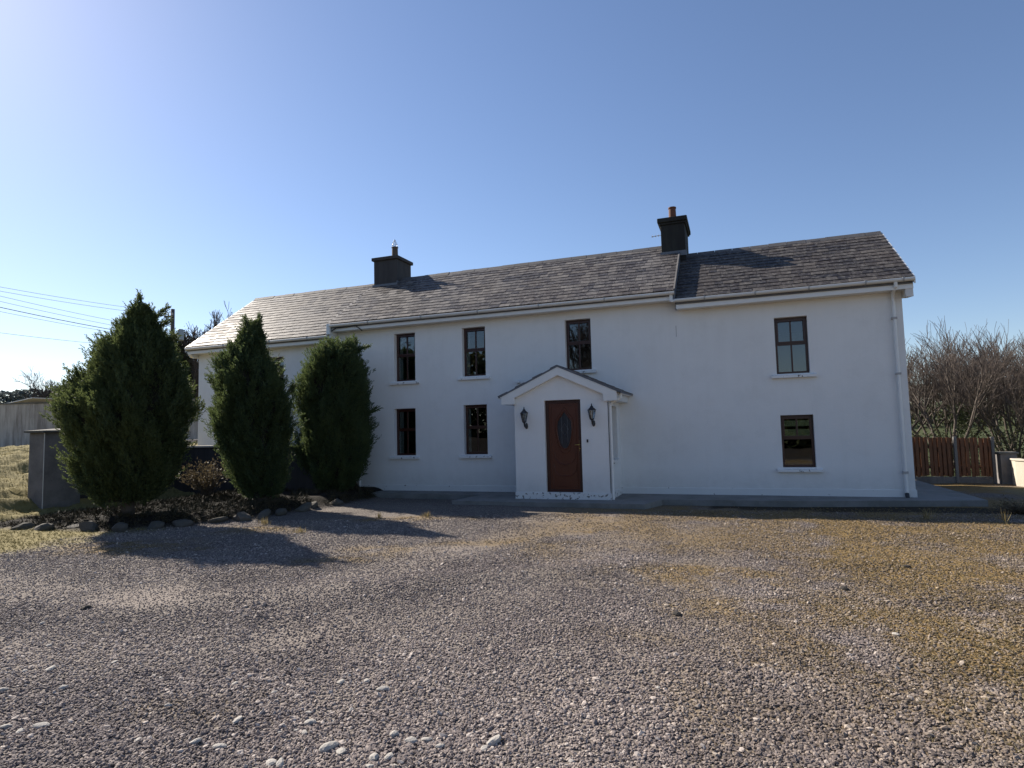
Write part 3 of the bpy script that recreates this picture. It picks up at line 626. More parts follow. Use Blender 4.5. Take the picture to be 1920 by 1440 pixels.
# porch ------------------------------------------------------
YP = 13.68; PX0, PX1 = -4.96, -2.71; AX, AZ = -3.84, 1.33
PO = bpy.data.objects.new('porch', None); C.objects.link(PO); PO.location = (AX, YP, G); attach(PO, H)
dx0, dx1, dz1 = -4.215, -3.345, .665
mb = MB(); wall_grid(mb, PX0, PX1, -1.66, .78, YP, [(dx0, dx1, -1.47, dz1)], .2)
mb.add([(PX0, YP, .78), (PX1, YP, .78), (AX, YP, 1.31)], [(0, 1, 2)])
for X_, fl in ((PX1, -1), (PX0, 1)):
    wall_grid(mb, YP, YF, -1.66, .78, X_, [(14.02, 14.72, -.75, .50)] if X_ == PX1 else [], .2, fl, 'y')
mb.build('porch_wall', M['render'], PO)
mb = MB(); mb.box(PX0-.02, PX1+.02, YP-.02, YP+.03, -1.66, -1.47); mb.box(PX0-.02, PX0+.03, YP+.03, YF-.03, -1.66, -1.47); mb.box(PX1-.03, PX1+.02, YP+.03, YF-.03, -1.66, -1.47); mb.build('porch_plinth', M['worn'], PO, bevel=.005)
sl = (AZ+.14-.78)/(AX+5.30)
def pz_(x, off=0): return AZ+.14-abs(x-AX)*.458+off
mb = MB()
for a, b in ((-5.32, AX), (AX, -2.36)):
    mb.extr([(a, pz_(a)), (b, pz_(b)), (b, pz_(b, -.035)), (a, pz_(a, -.035))], 'y', YP-.13, YF)
pr = mb.build('porch_roof', M['lead'], PO, recalc=True)
mb = MB()
for sgn in (0, 1):
    k = 0
    while k < 7:
        for j in range(6):
            xa = (-5.33+k*.22) if sgn == 0 else (-2.35-k*.22); xb = xa+(.24 if sgn == 0 else -.24)
            xb = min(xb, AX) if sgn == 0 else max(xb, AX)
            y0_ = YP-.135+j*.262+(.13 if k % 2 else 0); y1_ = min(y0_+.256, YF-.002)
            if y1_-y0_ < .02: continue
            mb.add([(xa, y0_, pz_(xa, .022)), (xa, y1_, pz_(xa, .022)), (xb, y1_, pz_(xb, .010)), (xb, y0_, pz_(xb, .010)), (xa, y0_, pz_(xa, .006)), (xa, y1_, pz_(xa, .006)), (xb, y0_, pz_(xb, .002))], [(0, 1, 2, 3) if sgn else (3, 2, 1, 0), (0, 4, 5, 1), (0, 3, 6, 4)])
        k += 1
mb.build('porch_slates', M['slate'], PO)
mb = MB()
yb0, yb1 = YP-.115, YP-.085
mb.extr([(-5.25, pz_(-5.25, -.04)), (AX, pz_(AX, -.04)), (-2.48, pz_(-2.48, -.04)), (-2.48, .60), (-2.79, .60), (-2.79, .76), (AX, AZ-.09), (-4.92, .75), (-4.92, .60), (-5.25, .60)], 'y', yb0, yb1)
mb.build('porch_bargeboard', M['upvc'], PO, recalc=True)
mb = MB(); mb.box(-5.25, -4.965, yb1+.002, YF-.01, .60, .62); mb.box(-5.25, -5.225, yb1+.002, YF-.01, .622, .80); mb.box(-4.94, -4.92, yb0+.03, YP-.001, .602, .74)
mb.box(-2.705, -2.48, yb1+.002, YF-.01, .60, .62); mb.box(-2.50, -2.48, yb1+.002, YF-.01, .622, .79)
mb.extr([(-4.9, .77), (AX, AZ-.07), (-2.8, .78), (-2.8, .76), (AX, AZ-.09), (-4.9, .75)], 'y', yb1+.002, YP-.001); mb.build('porch_soffit', M['upvc'], PO, recalc=True)
for xx, sg in ((-5.30, -1), (-2.42, 1)):
    mb = MB(); n = 8; r = .05; pr_ = [(xx+r*math.cos(math.pi+math.pi*k/n), .79+r*math.sin(math.pi+math.pi*k/n)) for k in range(n+1)]+[(xx+.044, .79), (xx, .745), (xx-.044, .79)]
    mb.extr(pr_, 'y', YP-.12 if sg < 0 else YP-.02, YF-.01); gt = mb.build('porch_gutter', M['upvc'], PO, recalc=True)
mb = MB(); mb.tube([(-2.42, YP+.06, .76), (-2.42, YP+.06, .66), (-2.62, YP+.05, .56), (-2.665, YP+.05, .50), (-2.665, YP+.05, -1.62)], .033, 12); mb.build('porch_downpipe', M['upvc'], PO)
mb = MB(); mb.tube([(PX1+.004, YP-.003, .58), (PX1+.004, YP-.003, -1.6)], .006, 5); mb.build('cable', M['black'], PO)
# porch side window (in the wall facing right)
mb = MB(); xs_ = PX1-.13
for a, b, c, d in ((14.022, 14.08, -.748, .498), (14.66, 14.718, -.748, .498), (14.08, 14.66, -.748, -.69), (14.08, 14.66, .44, .498)): mb.box(xs_-.05, xs_, a, b, c, d)
pw = mb.build('porch_window', M['wood'], PO)
mb = MB(); mb.box(xs_-.03, xs_-.025, 14.08, 14.66, -.69, .44); mb.build('pane', M['glass'], pw)
mb = MB(); mb.box(PX1-.12, PX1+.06, 13.95, 14.79, -.83, -.752); mb.build('sill', M['sill'], pw, bevel=.006)
# door
D = bpy.data.objects.new('front_door', None); C.objects.link(D); D.location = ((dx0+dx1)/2, YP+.1, -1.47); attach(D, PO)
fy = YP+.085; e = .002
mb = MB(); mb.box(dx0+e, dx0+.075, fy, fy+.07, -1.468, dz1-e); mb.box(dx1-.075, dx1-e, fy, fy+.07, -1.468, dz1-e); mb.box(dx0+.075, dx1-.075, fy, fy+.07, dz1-.08, dz1-e); mb.box(dx0+.075, dx1-.075, fy, fy+.07, -1.468, -1.41)
# door leaf with the decorative glass cut through
gcx, gcz = -3.765, -.02
def glass_outline(k=1.0, n=40):
    pts = []
    for i in range(n):
        a = 2*math.pi*i/n; ca, sa = math.cos(a), math.sin(a)
        rx = .175; rz = .40 if sa > 0 else .44
        p = 2.6 if sa < 0 else 2.1
        x_ = rx*math.copysign(abs(ca)**(2/p), ca); z_ = rz*math.copysign(abs(sa)**(2/p), sa)
        if sa < 0: x_ *= (1-.30*(-z_/rz)**1.3)
        if z_ > .2: x_ *= (1-.45*min(1, (z_-.2)/.12)) if z_ < .33 else .55*max(.05, (1-(z_-.33)/.09))**.5
        pts.append((gcx+x_*k, gcz+z_*k))
    return pts
go = glass_outline(); a0, a1, b0, b1 = dx0+.078, dx1-.078, -1.407, dz1-.083
def rectpt(x_, z_):
    dx_, dz_ = x_-gcx, z_-gcz; t_ = min(((a1-gcx) if dx_ > 0 else (gcx-a0))/max(abs(dx_), 1e-6), ((b1-gcz) if dz_ > 0 else (gcz-b0))/max(abs(dz_), 1e-6)); return (gcx+dx_*t_, gcz+dz_*t_)
go2 = []
for (x_, z_) in go: go2.append(rectpt(x_, z_))
lf = MB(); n = len(go); ly = fy+.018
lf.add([(x_, ly, z_) for x_, z_ in go]+[(x_, ly, z_) for x_, z_ in go2], [(i, (i+1) % n, (i+1) % n+n, i+n) for i in range(n)])
for cx_, cz_ in ((a0, b0), (a1, b0), (a0, b1), (a1, b1)):     # corners
    ii = [i for i in range(n)]
    for i in range(n):
        p, q = go2[i], go2[(i+1) % n]
        if abs(p[0]-q[0]) > 1e-4 and abs(p[1]-q[1]) > 1e-4 and min(abs(p[0]-cx_), abs(q[0]-cx_)) < 1e-4 and min(abs(p[1]-cz_), abs(q[1]-cz_)) < 1e-4:
            lf.add([(p[0], ly, p[1]), (cx_, ly, cz_), (q[0], ly, q[1])], [(0, 1, 2)])
mb.build('door_frame', M['wood'], D, bevel=.004); leaf = lf.build('door_leaf', M['door'], D)
mo = MB(); mo.tube([(x_, ly-.006, z_) for x_, z_ in glass_outline(1.06)], .014, 8, closed=True); mo.tube([(x_, ly-.003, z_) for x_, z_ in glass_outline(1.28)], .009, 6, closed=True)
mo.tube([(gcx-.25, ly-.002, -.55), (gcx-.24, ly-.004, -.68), (gcx-.15, ly-.004, -.80), (gcx, ly-.004, -.85), (gcx+.15, ly-.004, -.80), (gcx+.24, ly-.004, -.68), (gcx+.25, ly-.002, -.55)], .011, 8)
mo.tube([(gcx-.27, ly-.002, -.82), (gcx-.25, ly-.004, -.98), (gcx-.14, ly-.004, -1.10), (gcx+.14, ly-.004, -1.10), (gcx+.25, ly-.004, -.98), (gcx+.27, ly-.002, -.82)], .011, 8)
mo.tube([(a0+.06, ly-.002, b0+.06), (a1-.06, ly-.002, b0+.06), (a1-.06, ly-.002, b1-.05), (a0+.06, ly-.002, b1-.05)], .008, 6, closed=True)
mo.build('moulding', M['door'], D)
gl = MB(); gl.add([(x_, ly+.012, z_) for x_, z_ in glass_outline(1.02)], [tuple(range(n))]); gl.build('door_glass', M['obscured'], D)
ld = MB()
for xx in (gcx-.07, gcx+.07): ld.tube([(xx, ly+.008, gcz-.33), (xx, ly+.008, gcz+.3)], .004, 5)
ld.tube([(gcx-.09, ly+.008, gcz), (gcx, ly+.008, gcz+.14), (gcx+.09, ly+.008, gcz), (gcx, ly+.008, gcz-.14)], .004, 5, closed=True); ld.build('lead_strip', M['lead'], D)
hd = MB(); hd.box(-3.425, -3.395, ly-.012, ly-.001, -.53, -.27); hd.tube([(-3.41, ly-.012, -.38), (-3.41, ly-.055, -.38), (-3.43, ly-.06, -.38), (-3.52, ly-.055, -.385)], .009, 8); hd.tube([(-3.41, ly-.012, -.47), (-3.41, ly-.02, -.47)], .012, 8); hd.build('handle', M['brass'], D)
mb = MB(); mb.box(-3.22, -3.185, YP-.02, YP-.001, -.33, -.26); mb.tube([(-3.2025, YP-.02, -.295), (-3.2025, YP-.026, -.295)], .008, 8); mb.build('doorbell', M['black'], PO, bevel=.004)
mb = MB(); mb.box(dx0+.003, dx1-.003, YP-.012, YP+.084, -1.485, -1.468); mb.build('door_step', M['plinth'], PO)
# dark hall behind the porch
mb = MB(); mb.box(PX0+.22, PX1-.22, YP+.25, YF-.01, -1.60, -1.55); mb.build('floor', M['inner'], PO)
# lanterns
def lantern(x, z):
    c = (x, YP-.17, z)
    L_ = MB(); L_.use(M['black'])
    L_.lathe((x, YP-.012, z-.30), [(.001, -.075), (.03, -.05), (.038, 0), (.03, .05), (.001, .075)], 8)
    L_.tube([(x, YP-.01, z-.30), (x, YP-.08, z-.34), (x, YP-.15, z-.30), (x, YP-.17, z-.22)], [.02, .018, .018, .022], 8)
    L_.lathe(c, [(.012, -.24), (.05, -.21), (.055, -.195), (.045, -.19)], 6)
    L_.lathe(c, [(.098, -.005), (.102, .005), (.06, .045), (.045, .055), (.03, .09), (.012, .10), (.016, .12), (.004, .145), (.001, .16)], 6)
    for k in range(6):
        a = k*math.pi/3; L_.tube([(x+.048*math.cos(a), c[1]+.048*math.sin(a), z-.195), (x+.088*math.cos(a), c[1]+.088*math.sin(a), z-.003)], .006, 5)
    o = L_.build('lantern', None, PO)
    g_ = MB(); g_.lathe(c, [(.044, -.192), (.083, -.006)], 6); g_.build('lantern_glass', M['glass'], PO)
lantern(-4.66, .38); lantern(-3.045, .40)

# ------------------------------------------------------------------ concrete path round the house
mb = MB(); zt = -1.625
mb.add([(-9.9, 14.35, zt), (-6.15, 14.30, zt), (-6.35, 13.05, zt), (-1.88, 13.05, zt), (-1.62, 13.95, zt), (1.0, 14.05, zt), (4.62, 14.72, zt), (4.5, 20.2, zt), (3.4, 20.2, zt), (3.4, 15.3, zt), (-9.9, 15.3, zt)], [tuple(range(11))])
top = list(mb.v)[:11]; mb.add([(x_, y_, G-.15) for x_, y_, z_ in top]+top, [(i, (i+1) % 11, (i+1) % 11+11, i+11) for i in range(11)])
tag(mb.build('path', M['path'], recalc=True), kind='structure')

# ------------------------------------------------------------------ walls at the left: pier, retaining wall, yard wall
P_ = empty('gate_pier', (-15.65, 10.05, G+.4), 'square dark rendered pier with thin capping slab beside the biggest cypress', 'pier')
mb = MB(); mb.box(-15.92, -15.38, 9.74, 10.62, G-.3, .20); mb.build('shaft', M['pier'], P_, bevel=.012)
mb = MB(); x0, x1, y0, y1 = -16.0, -15.30, 9.66, 10.70; mb.add([(x0, y0, .202), (x1, y0, .202), (x1, y1, .202), (x0, y1, .202), (x0, y0, .25), (x1, y0, .25), (x1, y1, .25), (x0, y1, .25), ((x0+x1)/2, (y0+y1)/2, .30)], [(3, 2, 1, 0), (0, 1, 5, 4), (1, 2, 6, 5), (2, 3, 7, 6), (3, 0, 4, 7), (4, 5, 8), (5, 6, 8), (6, 7, 8), (7, 4, 8)]); mb.build('cap', M['cap'], P_)
mb = MB(); mb.box(-15.383, -15.370, 9.732, 9.745, -1.7, .19); mb.build('corner_bead', M['upvc_dirty'], P_)
Wl = empty('retaining_wall', (-13, 13.6, G), 'low dark rendered retaining wall with pale coping behind the cypresses', 'wall')
mb = MB(); mb.box(-15.86, -10.40, 13.5, 13.72, G-.2, -.30); mb.box(-10.62, -10.402, 13.72, YF-.01, G-.2, -.30); mb.box(-15.86, -15.62, 10.75, 13.498, G-.2, .16); mb.build('wall_body', M['shadewall'], Wl)  # side run behind the pier raised, out of view, to shadow the bed
mb = MB(); mb.box(-15.91, -10.36, 13.45, 13.77, -.298, -.245); mb.box(-10.66, -10.36, 13.772, YF-.012, -.298, -.245); mb.box(-15.91, -15.58, 10.75, 13.448, .162, .21); mb.build('coping', M['cream'], Wl, bevel=.008)
def along(p0, p1, half, z0, z1, name, m, parent=None, **k):
    p0 = Vector((*p0, 0)); p1 = Vector((*p1, 0)); d = (p1-p0).normalized(); nn = Vector((-d.y, d.x, 0))*half
    q = [p0-nn, p1-nn, p1+nn, p0+nn]; b = MB(); b.add([(v.x, v.y, z0) for v in q]+[(v.x, v.y, z1) for v in q], [(3,2,1,0),(4,5,6,7),(0,1,5,4),(1,2,6,5),(2,3,7,6),(3,0,4,7)]); return b.build(name, m, parent, **k)
YW = empty('yard_wall', (-38, 27, -.6), 'tall pale stained concrete yard wall across the lawn at far left', 'wall')
along((-56, 20.5), (-19.5, 33.8), .15, -1.2, 2.36, 'wall_body', M['yard'], YW); along((-56, 20.5), (-19.5, 33.8), .2, 2.362, 2.44, 'coping', M['cap'], YW)
SH = empty('shed', (-47, 26, -.6), 'shed with pale sheet roof showing above the yard wall', 'shed')
mb = MB(); mb.box(-56, -48.6, 29.5, 33, -1, 2.4); mb.build('shed_wall', M['yard'], SH)
mb = MB(); mb.extr([(-56, 2.2), (-47.6, 3.10), (-47.6, 3.16), (-56, 2.26)], 'y', 29.2, 33.3); mb.build('roof', M['sheet'], SH, recalc=True)
ST = empty('garden_steps', (-21.5, 19.5, -.4), 'pale concrete garden steps beside the left gable of the house', 'steps')
for k in range(3): mb = MB(); mb.box(-23.4+k*.35, -20.4, 19.2+k*.35, 21.2, -.9+k*.2, -.60+k*.25); mb.build('step', M['yard'], ST, bevel=.01)

# ------------------------------------------------------------------ right side: boarded fence, pier, cream wall
FE = empty('board_fence', (5.5, 19.75, G), 'low fence of brown upright boards with grey posts at the right of the house', 'fence')
r5 = random.Random(12); xx = 3.9
while xx < 6.34:
    if abs(xx-5.52) > .06:
        w = .078+r5.uniform(-.006, .006); zt = -.47+r5.uniform(-.02, .015)-(xx-4.5)*.03; yy = 19.75+(xx % .01)
        mb = MB(); mb.box(xx, xx+w, yy, yy+.02, G+.17+r5.uniform(-.02, .02), zt); mb.build('board', M['fence'], FE)
        if r5.random() < .9: mb = MB(); mb.box(xx+.06, xx+.14, 19.83, 19.85, G+.17, zt-.01); mb.build('board', M['fence'], FE)
    xx += .104+r5.uniform(-.004, .007)
for zc in (-.75, -1.3): mb = MB(); mb.box(3.9, 6.36, 19.785, 19.825, zc-.04, zc+.04); mb.build('rail', M['fence'], FE)
for px in (5.56, 6.40): mb = MB(); mb.box(px-.035, px+.035, 19.72, 19.82, G-.1, -.48 if px < 6 else -.50); mb.build('post', M['post'], FE, bevel=.008)
mb = MB(); mb.box(3.9, 6.35, 19.76, 19.81, G-.1, G+.165); mb.build('gravel_board', M['post'], FE)
PR = empty('low_pier', (6.65, 19.75, G), 'short dark grey rendered pier between board fence and cream wall', 'pier')
mb = MB(); mb.box(6.50, 6.86, 19.60, 19.96, G-.1, -.95); mb.build('shaft', M['pier'], PR, bevel=.01)
mb = MB(); mb.box(6.46, 6.90, 19.56, 20.0, -.948, -.90); mb.build('cap', M['cap'], PR, bevel=.01)
CW = empty('cream_wall', (7.2, 19.0, G), 'low sunlit cream wall with rounded coping at the right edge', 'wall')
def strip_wall(path, half, z0, z1, name, m, parent, bevel=0):
    b = MB(); L_ = []; Rr = []
    pts = [Vector((*p, 0)) for p in path]
    for i, p in enumerate(pts):
        d = (pts[min(i+1, len(pts)-1)]-pts[max(i-1, 0)]).normalized(); nn = Vector((-d.y, d.x, 0))*half; L_.append(p+nn); Rr.append(p-nn)
    n = len(pts); vs = [(v.x, v.y, z0) for v in L_]+[(v.x, v.y, z0) for v in Rr]+[(v.x, v.y, z1) for v in L_]+[(v.x, v.y, z1) for v in Rr]
    fs = []
    for i in range(n-1): fs += [(i, i+1, 2*n+i+1, 2*n+i), (n+i+1, n+i, 3*n+i, 3*n+i+1), (2*n+i, 2*n+i+1, 3*n+i+1, 3*n+i), (i+1, i, n+i, n+i+1)]
    fs += [(0, 2*n, 3*n, n), (n-1, 2*n-1, 4*n-1, 3*n-1)]
    b.add(vs, fs); return b.build(name, m, parent, recalc=True, bevel=bevel)
cp = [(6.78, 19.50), (6.72, 19.1), (6.95, 18.4), (7.35, 17.3), (7.9, 16.0)]
strip_wall(cp, .09, G-.1, -1.10, 'wall_body', M['cream'], CW); strip_wall(cp, .115, -1.098, -1.055, 'coping', M['cream'], CW, .01)

# ------------------------------------------------------------------ foliage builders
def orth(D):
    A = np.where(np.abs(D[:, 2:3]) < .9, np.array([[0, 0, 1.]]), np.array([[1., 0, 0]])); U = np.cross(D, A); U /= np.linalg.norm(U, axis=1, keepdims=True); return U, np.cross(D, U)
def leaves(Pc, D, Ln, Wd, rg):      # diamond leaflets: base at Pc, pointing along D
    n = len(Pc); U, W = orth(D); a = rg.random(n)*6.283; S_ = U*np.cos(a)[:, None]+W*np.sin(a)[:, None]
    B = np.cross(D, S_)
    mid = Pc+D*(Ln*.45)[:, None]
    V = np.stack([Pc, mid+S_*Wd[:, None]+B*(Wd*.3)[:, None], Pc+D*Ln[:, None], mid-S_*Wd[:, None]+B*(Wd*.3)[:, None]], 1)
    return V.reshape(-1, 3)
def norm(v): return v/np.linalg.norm(v, axis=-1, keepdims=True)
RT = np.array([rgt[0], rgt[1], 0]); FW = np.array([fwd[0], fwd[1], 0]); UP = np.array([0, 0, 1.])
def cypress(base, rows, name, label, m, seed, nspray=2400, swirl=2.4, spikes=()):
    rg = np.random.default_rng(seed)
    rows = sorted(rows); zz = np.array([r_[0] for r_ in rows]); cc = np.array([r_[1] for r_ in rows]); rr_ = np.array([r_[2] for r_ in rows])
    gb = float(gz(base[0], base[1])); T_ = empty(name, (base[0], base[1], gb), label, 'tree', 'tall conifers in front of the house')
    z0, z1 = zz[0], zz[-1]; B0 = np.array([base[0], base[1], 0])
    def lump(th, z):          # big upswept ridges and hollows of the crown
        return 1+.10*np.sin(4*th+swirl*z+seed)+.075*np.sin(7*th-1.7*swirl*z)+.06*np.sin(2*th+3.7*z+2*seed)+.06*np.sin(9*th+6.1*z)+.03*np.sin(15*th-9*z)
    z = z0-.12+(z1-z0+.12)*rg.random(nspray*3)
    rad = np.interp(z, zz, rr_); keep = rg.random(len(z)) < (rad/rr_.max())*.85+.15; z = z[keep][:nspray]; rad = np.interp(z, zz, rr_)
    th = rg.random(len(z))*2*math.pi
    fr = np.where(rg.random(len(z)) < .6, .84+.14*rg.random(len(z)), .66+.2*rg.random(len(z)))*lump(th, z)
    nc = int(nspray/26); zc_ = z0+(z1-z0)*rg.random(nc); tc_ = rg.random(nc)*2*math.pi; off = rg.uniform(-.17, .07, nc); bt = rg.random(nc)**1.6; bl = rg.normal(0, .22, (nc, 2))
    dth = np.abs((th[:, None]-tc_[None]+math.pi) % (2*math.pi)-math.pi)*np.maximum(rad, .3)[:, None]
    d2 = (dth/.17)**2+((z[:, None]-zc_[None]-.25*dth)/.34)**2; bi = d2.argmin(1); bd = np.sqrt(d2.min(1))
    fr = fr*(1+off[bi]+.10-.085*np.minimum(bd, 2.2))
    rw = np.maximum(rad-.19, rad*.55)
    Lp = (.17+.33*rg.random(len(z))**1.8)*np.clip(rad/.6, .75, 1.15)
    P0 = B0+RT*(np.interp(z, zz, cc)+np.cos(th)*rw*fr)[:, None]+FW*(np.sin(th)*rw*.92*fr)[:, None]+UP*(z-Lp*.55)[:, None]
    out = RT*np.cos(th)[:, None]+FW*np.sin(th)[:, None]; tang = -RT*np.sin(th)[:, None]+FW*np.cos(th)[:, None]
    tilt = (.22+.42*rg.random(len(z)))*np.clip((z1-z)/.8, .35, 1)
    A = norm(out*(tilt+bl[bi, 0])[:, None]+UP+tang*(bl[bi, 1]-.16*np.sign(swirl))[:, None]+rg.normal(0, .13, (len(z), 3)))
    npl = len(P0); spr = rg.random(npl)**2*.4+.6*bt[bi]*np.clip(1.25-.5*bd, .1, 1)
    for (u, zc, dx_, dz_, ln) in spikes:          # the few leading shoots that break the outline
        for q in range(7):
            P0 = np.vstack([P0, B0+RT*(u+ln*q/7*dx_*.7+rg.normal(0, .015))+FW*rg.normal(0, .02)+UP*(zc+ln*q/7*dz_*.7)]); A = np.vstack([A, norm((RT*dx_+UP*dz_)[None]+rg.normal(0, .12, (1, 3)))]); Lp = np.append(Lp, ln*.42); spr = np.append(spr, .4)
    npl = len(P0)
    nt = 11; t = (np.arange(nt)[None]+rg.random((npl, nt)))/nt
    ax = A[:, None]*t[..., None]*Lp[:, None, None]
    spread = .048*(1-t)**.6*np.minimum(1, t*4+.4)
    U, W = orth(A); ph = rg.random((npl, nt))*6.283
    rdir = U[:, None]*np.cos(ph)[..., None]+W[:, None]*np.sin(ph)[..., None]
    PT = (P0[:, None]+ax+rdir*(spread*rg.random((npl, nt))**.5)[..., None]).reshape(-1, 3)
    TD = norm(A[:, None]+rdir*.36+rg.normal(0, .10, (npl, nt, 3))).reshape(-1, 3)
    nl = 8; N = len(PT); tl = (np.arange(nl)[None]+rg.random((N, nl)))/nl
    ln = .07+.05*rg.random(N); U, W = orth(TD); ph = rg.random((N, nl))*6.283; rd = U[:, None]*np.cos(ph)[..., None]+W[:, None]*np.sin(ph)[..., None]
    LP = (PT[:, None]+TD[:, None]*(tl*ln[:, None])[..., None]+rd*(.008*(1-tl))[..., None]).reshape(-1, 3)
    LD = norm(TD[:, None]*1.2+rd*.6).reshape(-1, 3); n = len(LP)
    V = leaves(LP, LD, .030+.028*rg.random(n), .0068+.0045*rg.random(n), rg)
    fo = np_mesh('foliage', V, np.arange(len(V)).reshape(-1, 4), m, T_); pa = fo.data.attributes.new('spray', 'FLOAT', 'POINT')
    pa.data.foreach_set('value', np.repeat(np.clip(spr, 0, 1), nt*nl*4).astype(np.float32))
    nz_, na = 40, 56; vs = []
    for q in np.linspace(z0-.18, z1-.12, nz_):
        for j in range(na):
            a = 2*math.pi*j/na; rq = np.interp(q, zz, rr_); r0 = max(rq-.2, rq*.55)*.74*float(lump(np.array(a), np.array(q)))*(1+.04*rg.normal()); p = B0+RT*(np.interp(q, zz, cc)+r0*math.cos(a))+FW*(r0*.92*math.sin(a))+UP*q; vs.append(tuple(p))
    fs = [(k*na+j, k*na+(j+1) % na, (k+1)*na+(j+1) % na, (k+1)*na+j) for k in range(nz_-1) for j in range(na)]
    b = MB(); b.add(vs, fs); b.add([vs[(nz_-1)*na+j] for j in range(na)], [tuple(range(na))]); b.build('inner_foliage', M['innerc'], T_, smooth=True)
    tb = MB(); bx = base[0]+RT[0]*cc[0]; by = base[1]+RT[1]*cc[0]
    tb.tube([(bx, by, gb-.15), (bx+.02, by, gb+.35), (base[0]+RT[0]*cc[3], base[1]+RT[1]*cc[3], gb+1.4)], [.14, .11, .07], 10)
    tb.build('trunk', M['bark'], T_, smooth=True)
    return T_
T1 = [(-1.08,-.37,.66),(-.98,-.38,.82),(-.82,-.40,.93),(-.30,-.40,1.04),(.26,-.40,1.24),(.70,-.37,1.29),(1.15,-.32,1.12),(1.49,-.31,.97),(1.83,-.25,.80),(2.11,-.18,.58),(2.39,-.19,.44),(2.6,-.17,.24),(2.72,-.19,.08)]
T2 = [(-1.24,-.04,.50),(-1.1,-.05,.62),(-.78,-.11,.71),(-.41,-.18,.84),(.22,-.23,.91),(.72,-.27,.90),(1.16,-.31,.86),(1.54,-.36,.74),(1.86,-.42,.59),(2.17,-.32,.43),(2.46,-.24,.26),(2.60,-.22,.15)]
T3 = [(-1.40,-.5,.48),(-1.2,-.45,.66),(-.94,-.45,.81),(-.52,-.47,.99),(.2,-.47,1.03),(.91,-.44,1.03),(1.49,-.45,.96),(1.93,-.42,.86),(2.26,-.33,.72),(2.44,-.25,.52)]
cypress((-11.25, 9.08), [(a_*.975, b_*.975, c_*.975) for a_, b_, c_ in T1], 'cypress_tree', 'broadest dark green cypress with a spiky top beside the grey pier', M['cyp'], 5, 4200, 2.0, [(.0, 2.35, .75, .75, .50), (-.22, 2.55, -.05, 1, .42), (.05, 2.2, .9, .6, .4), (-.5, 2.05, -.5, 1, .35), (.35, 1.85, .6, .8, .35), (-.95, 1.3, -.5, .9, .35)])
cypress((-10.4, 11.4), T2, 'cypress_tree', 'middle cypress with a narrow pointed top, between the two others', M['cypb'], 6, 2900, 2.6, [(-.38, 2.40, -.1, 1, .42), (-.12, 2.40, .1, 1, .46), (-1.05, 1.1, -.7, .9, .38), (-1.05, .35, -.6, 1, .3), (.55, .9, .5, .9, .3)])
cypress((-9.7, 13.9), T3, 'cypress_tree', 'round topped cypress nearest the house wall, right of the other two', M['cypb'], 8, 3500, -2.2, [(.0, 2.2, .15, 1, .42), (.0, 2.15, 1, .5, .46), (-.55, 2.1, -.4, .9, .3), (.30, .45, 1, .6, .42), (-1.2, 1.0, -.6, .9, .3)])

def sprayshrub(base, n, h, w, m, name, label, cat, seed, lean=(0, 0), wood=None, leafl=.05):
    rg = np.random.default_rng(seed); T_ = empty(name, (*base,), label, cat)
    a = rg.random(n)*6.283; tl = .2+.8*rg.random(n); D = norm(np.stack([np.cos(a)*tl*w+lean[0], np.sin(a)*tl*w+lean[1], np.full(n, h)*(.5+.5*rg.random(n))], -1))
    Ln = h*(.6+.5*rg.random(n)); P0 = np.array(base)+rg.normal(0, .05, (n, 3))*[1, 1, 0]
    nt = 26; t = (.25+.75*(np.arange(nt)[None]+rg.random((n, nt)))/nt)
    PT = (P0[:, None]+D[:, None]*(t*Ln[:, None])[..., None]+rg.normal(0, .03, (n, nt, 3))).reshape(-1, 3); LD = norm(np.repeat(D, nt, 0)+rg.normal(0, .6, (n*nt, 3)))
    V = leaves(PT, LD, leafl*(1+rg.random(len(PT))), leafl*.22*(1+rg.random(len(PT))), rg); np_mesh('foliage', V, np.arange(len(V)).reshape(-1, 4), m, T_)
    b = MB()
    for i in range(0, n): b.tube([P0[i], P0[i]+D[i]*Ln[i]*.9], [.012, .003], 4, cap=False)
    b.build('branches', wood or M['bark'], T_); return T_
sprayshrub((-12.3, 11.6, G+.3), 60, .95, .9, M['dead'], 'dead_shrub', 'brown withered conifer shrub between the two biggest cypresses', 'shrub', 3, (-.25, .1), leafl=.045)
sprayshrub((4.75, 13.6, G), 60, .42, 1.4, M['dead'], 'withered_bush', 'low withered bush in shade at the corner of the concrete path', 'shrub', 9, leafl=.03)
def tuft(x, y, h, label, seed):
    rg = np.random.default_rng(seed); n = 42; z = float(samp(Z, np.array([x]), np.array([y]))[0]); a = rg.random(n)*6.283; tl = rg.random(n)*.6
    D = norm(np.stack([np.cos(a)*tl, np.sin(a)*tl, np.ones(n)], -1)); P_0 = np.array([x, y, z-.01])+rg.normal(0, .04, (n, 3))*[1, 1, 0]
    V = leaves(P_0, D, h*(.5+.6*rg.random(n)), np.full(n, .004), rg); o = np_mesh('grass_tuft', V-np.array([x, y, z]), np.arange(len(V)).reshape(-1, 4), M['straw']); o.location = (x, y, z)
    tag(o, label, 'grass tuft', 'dry grass tufts in the gravel')
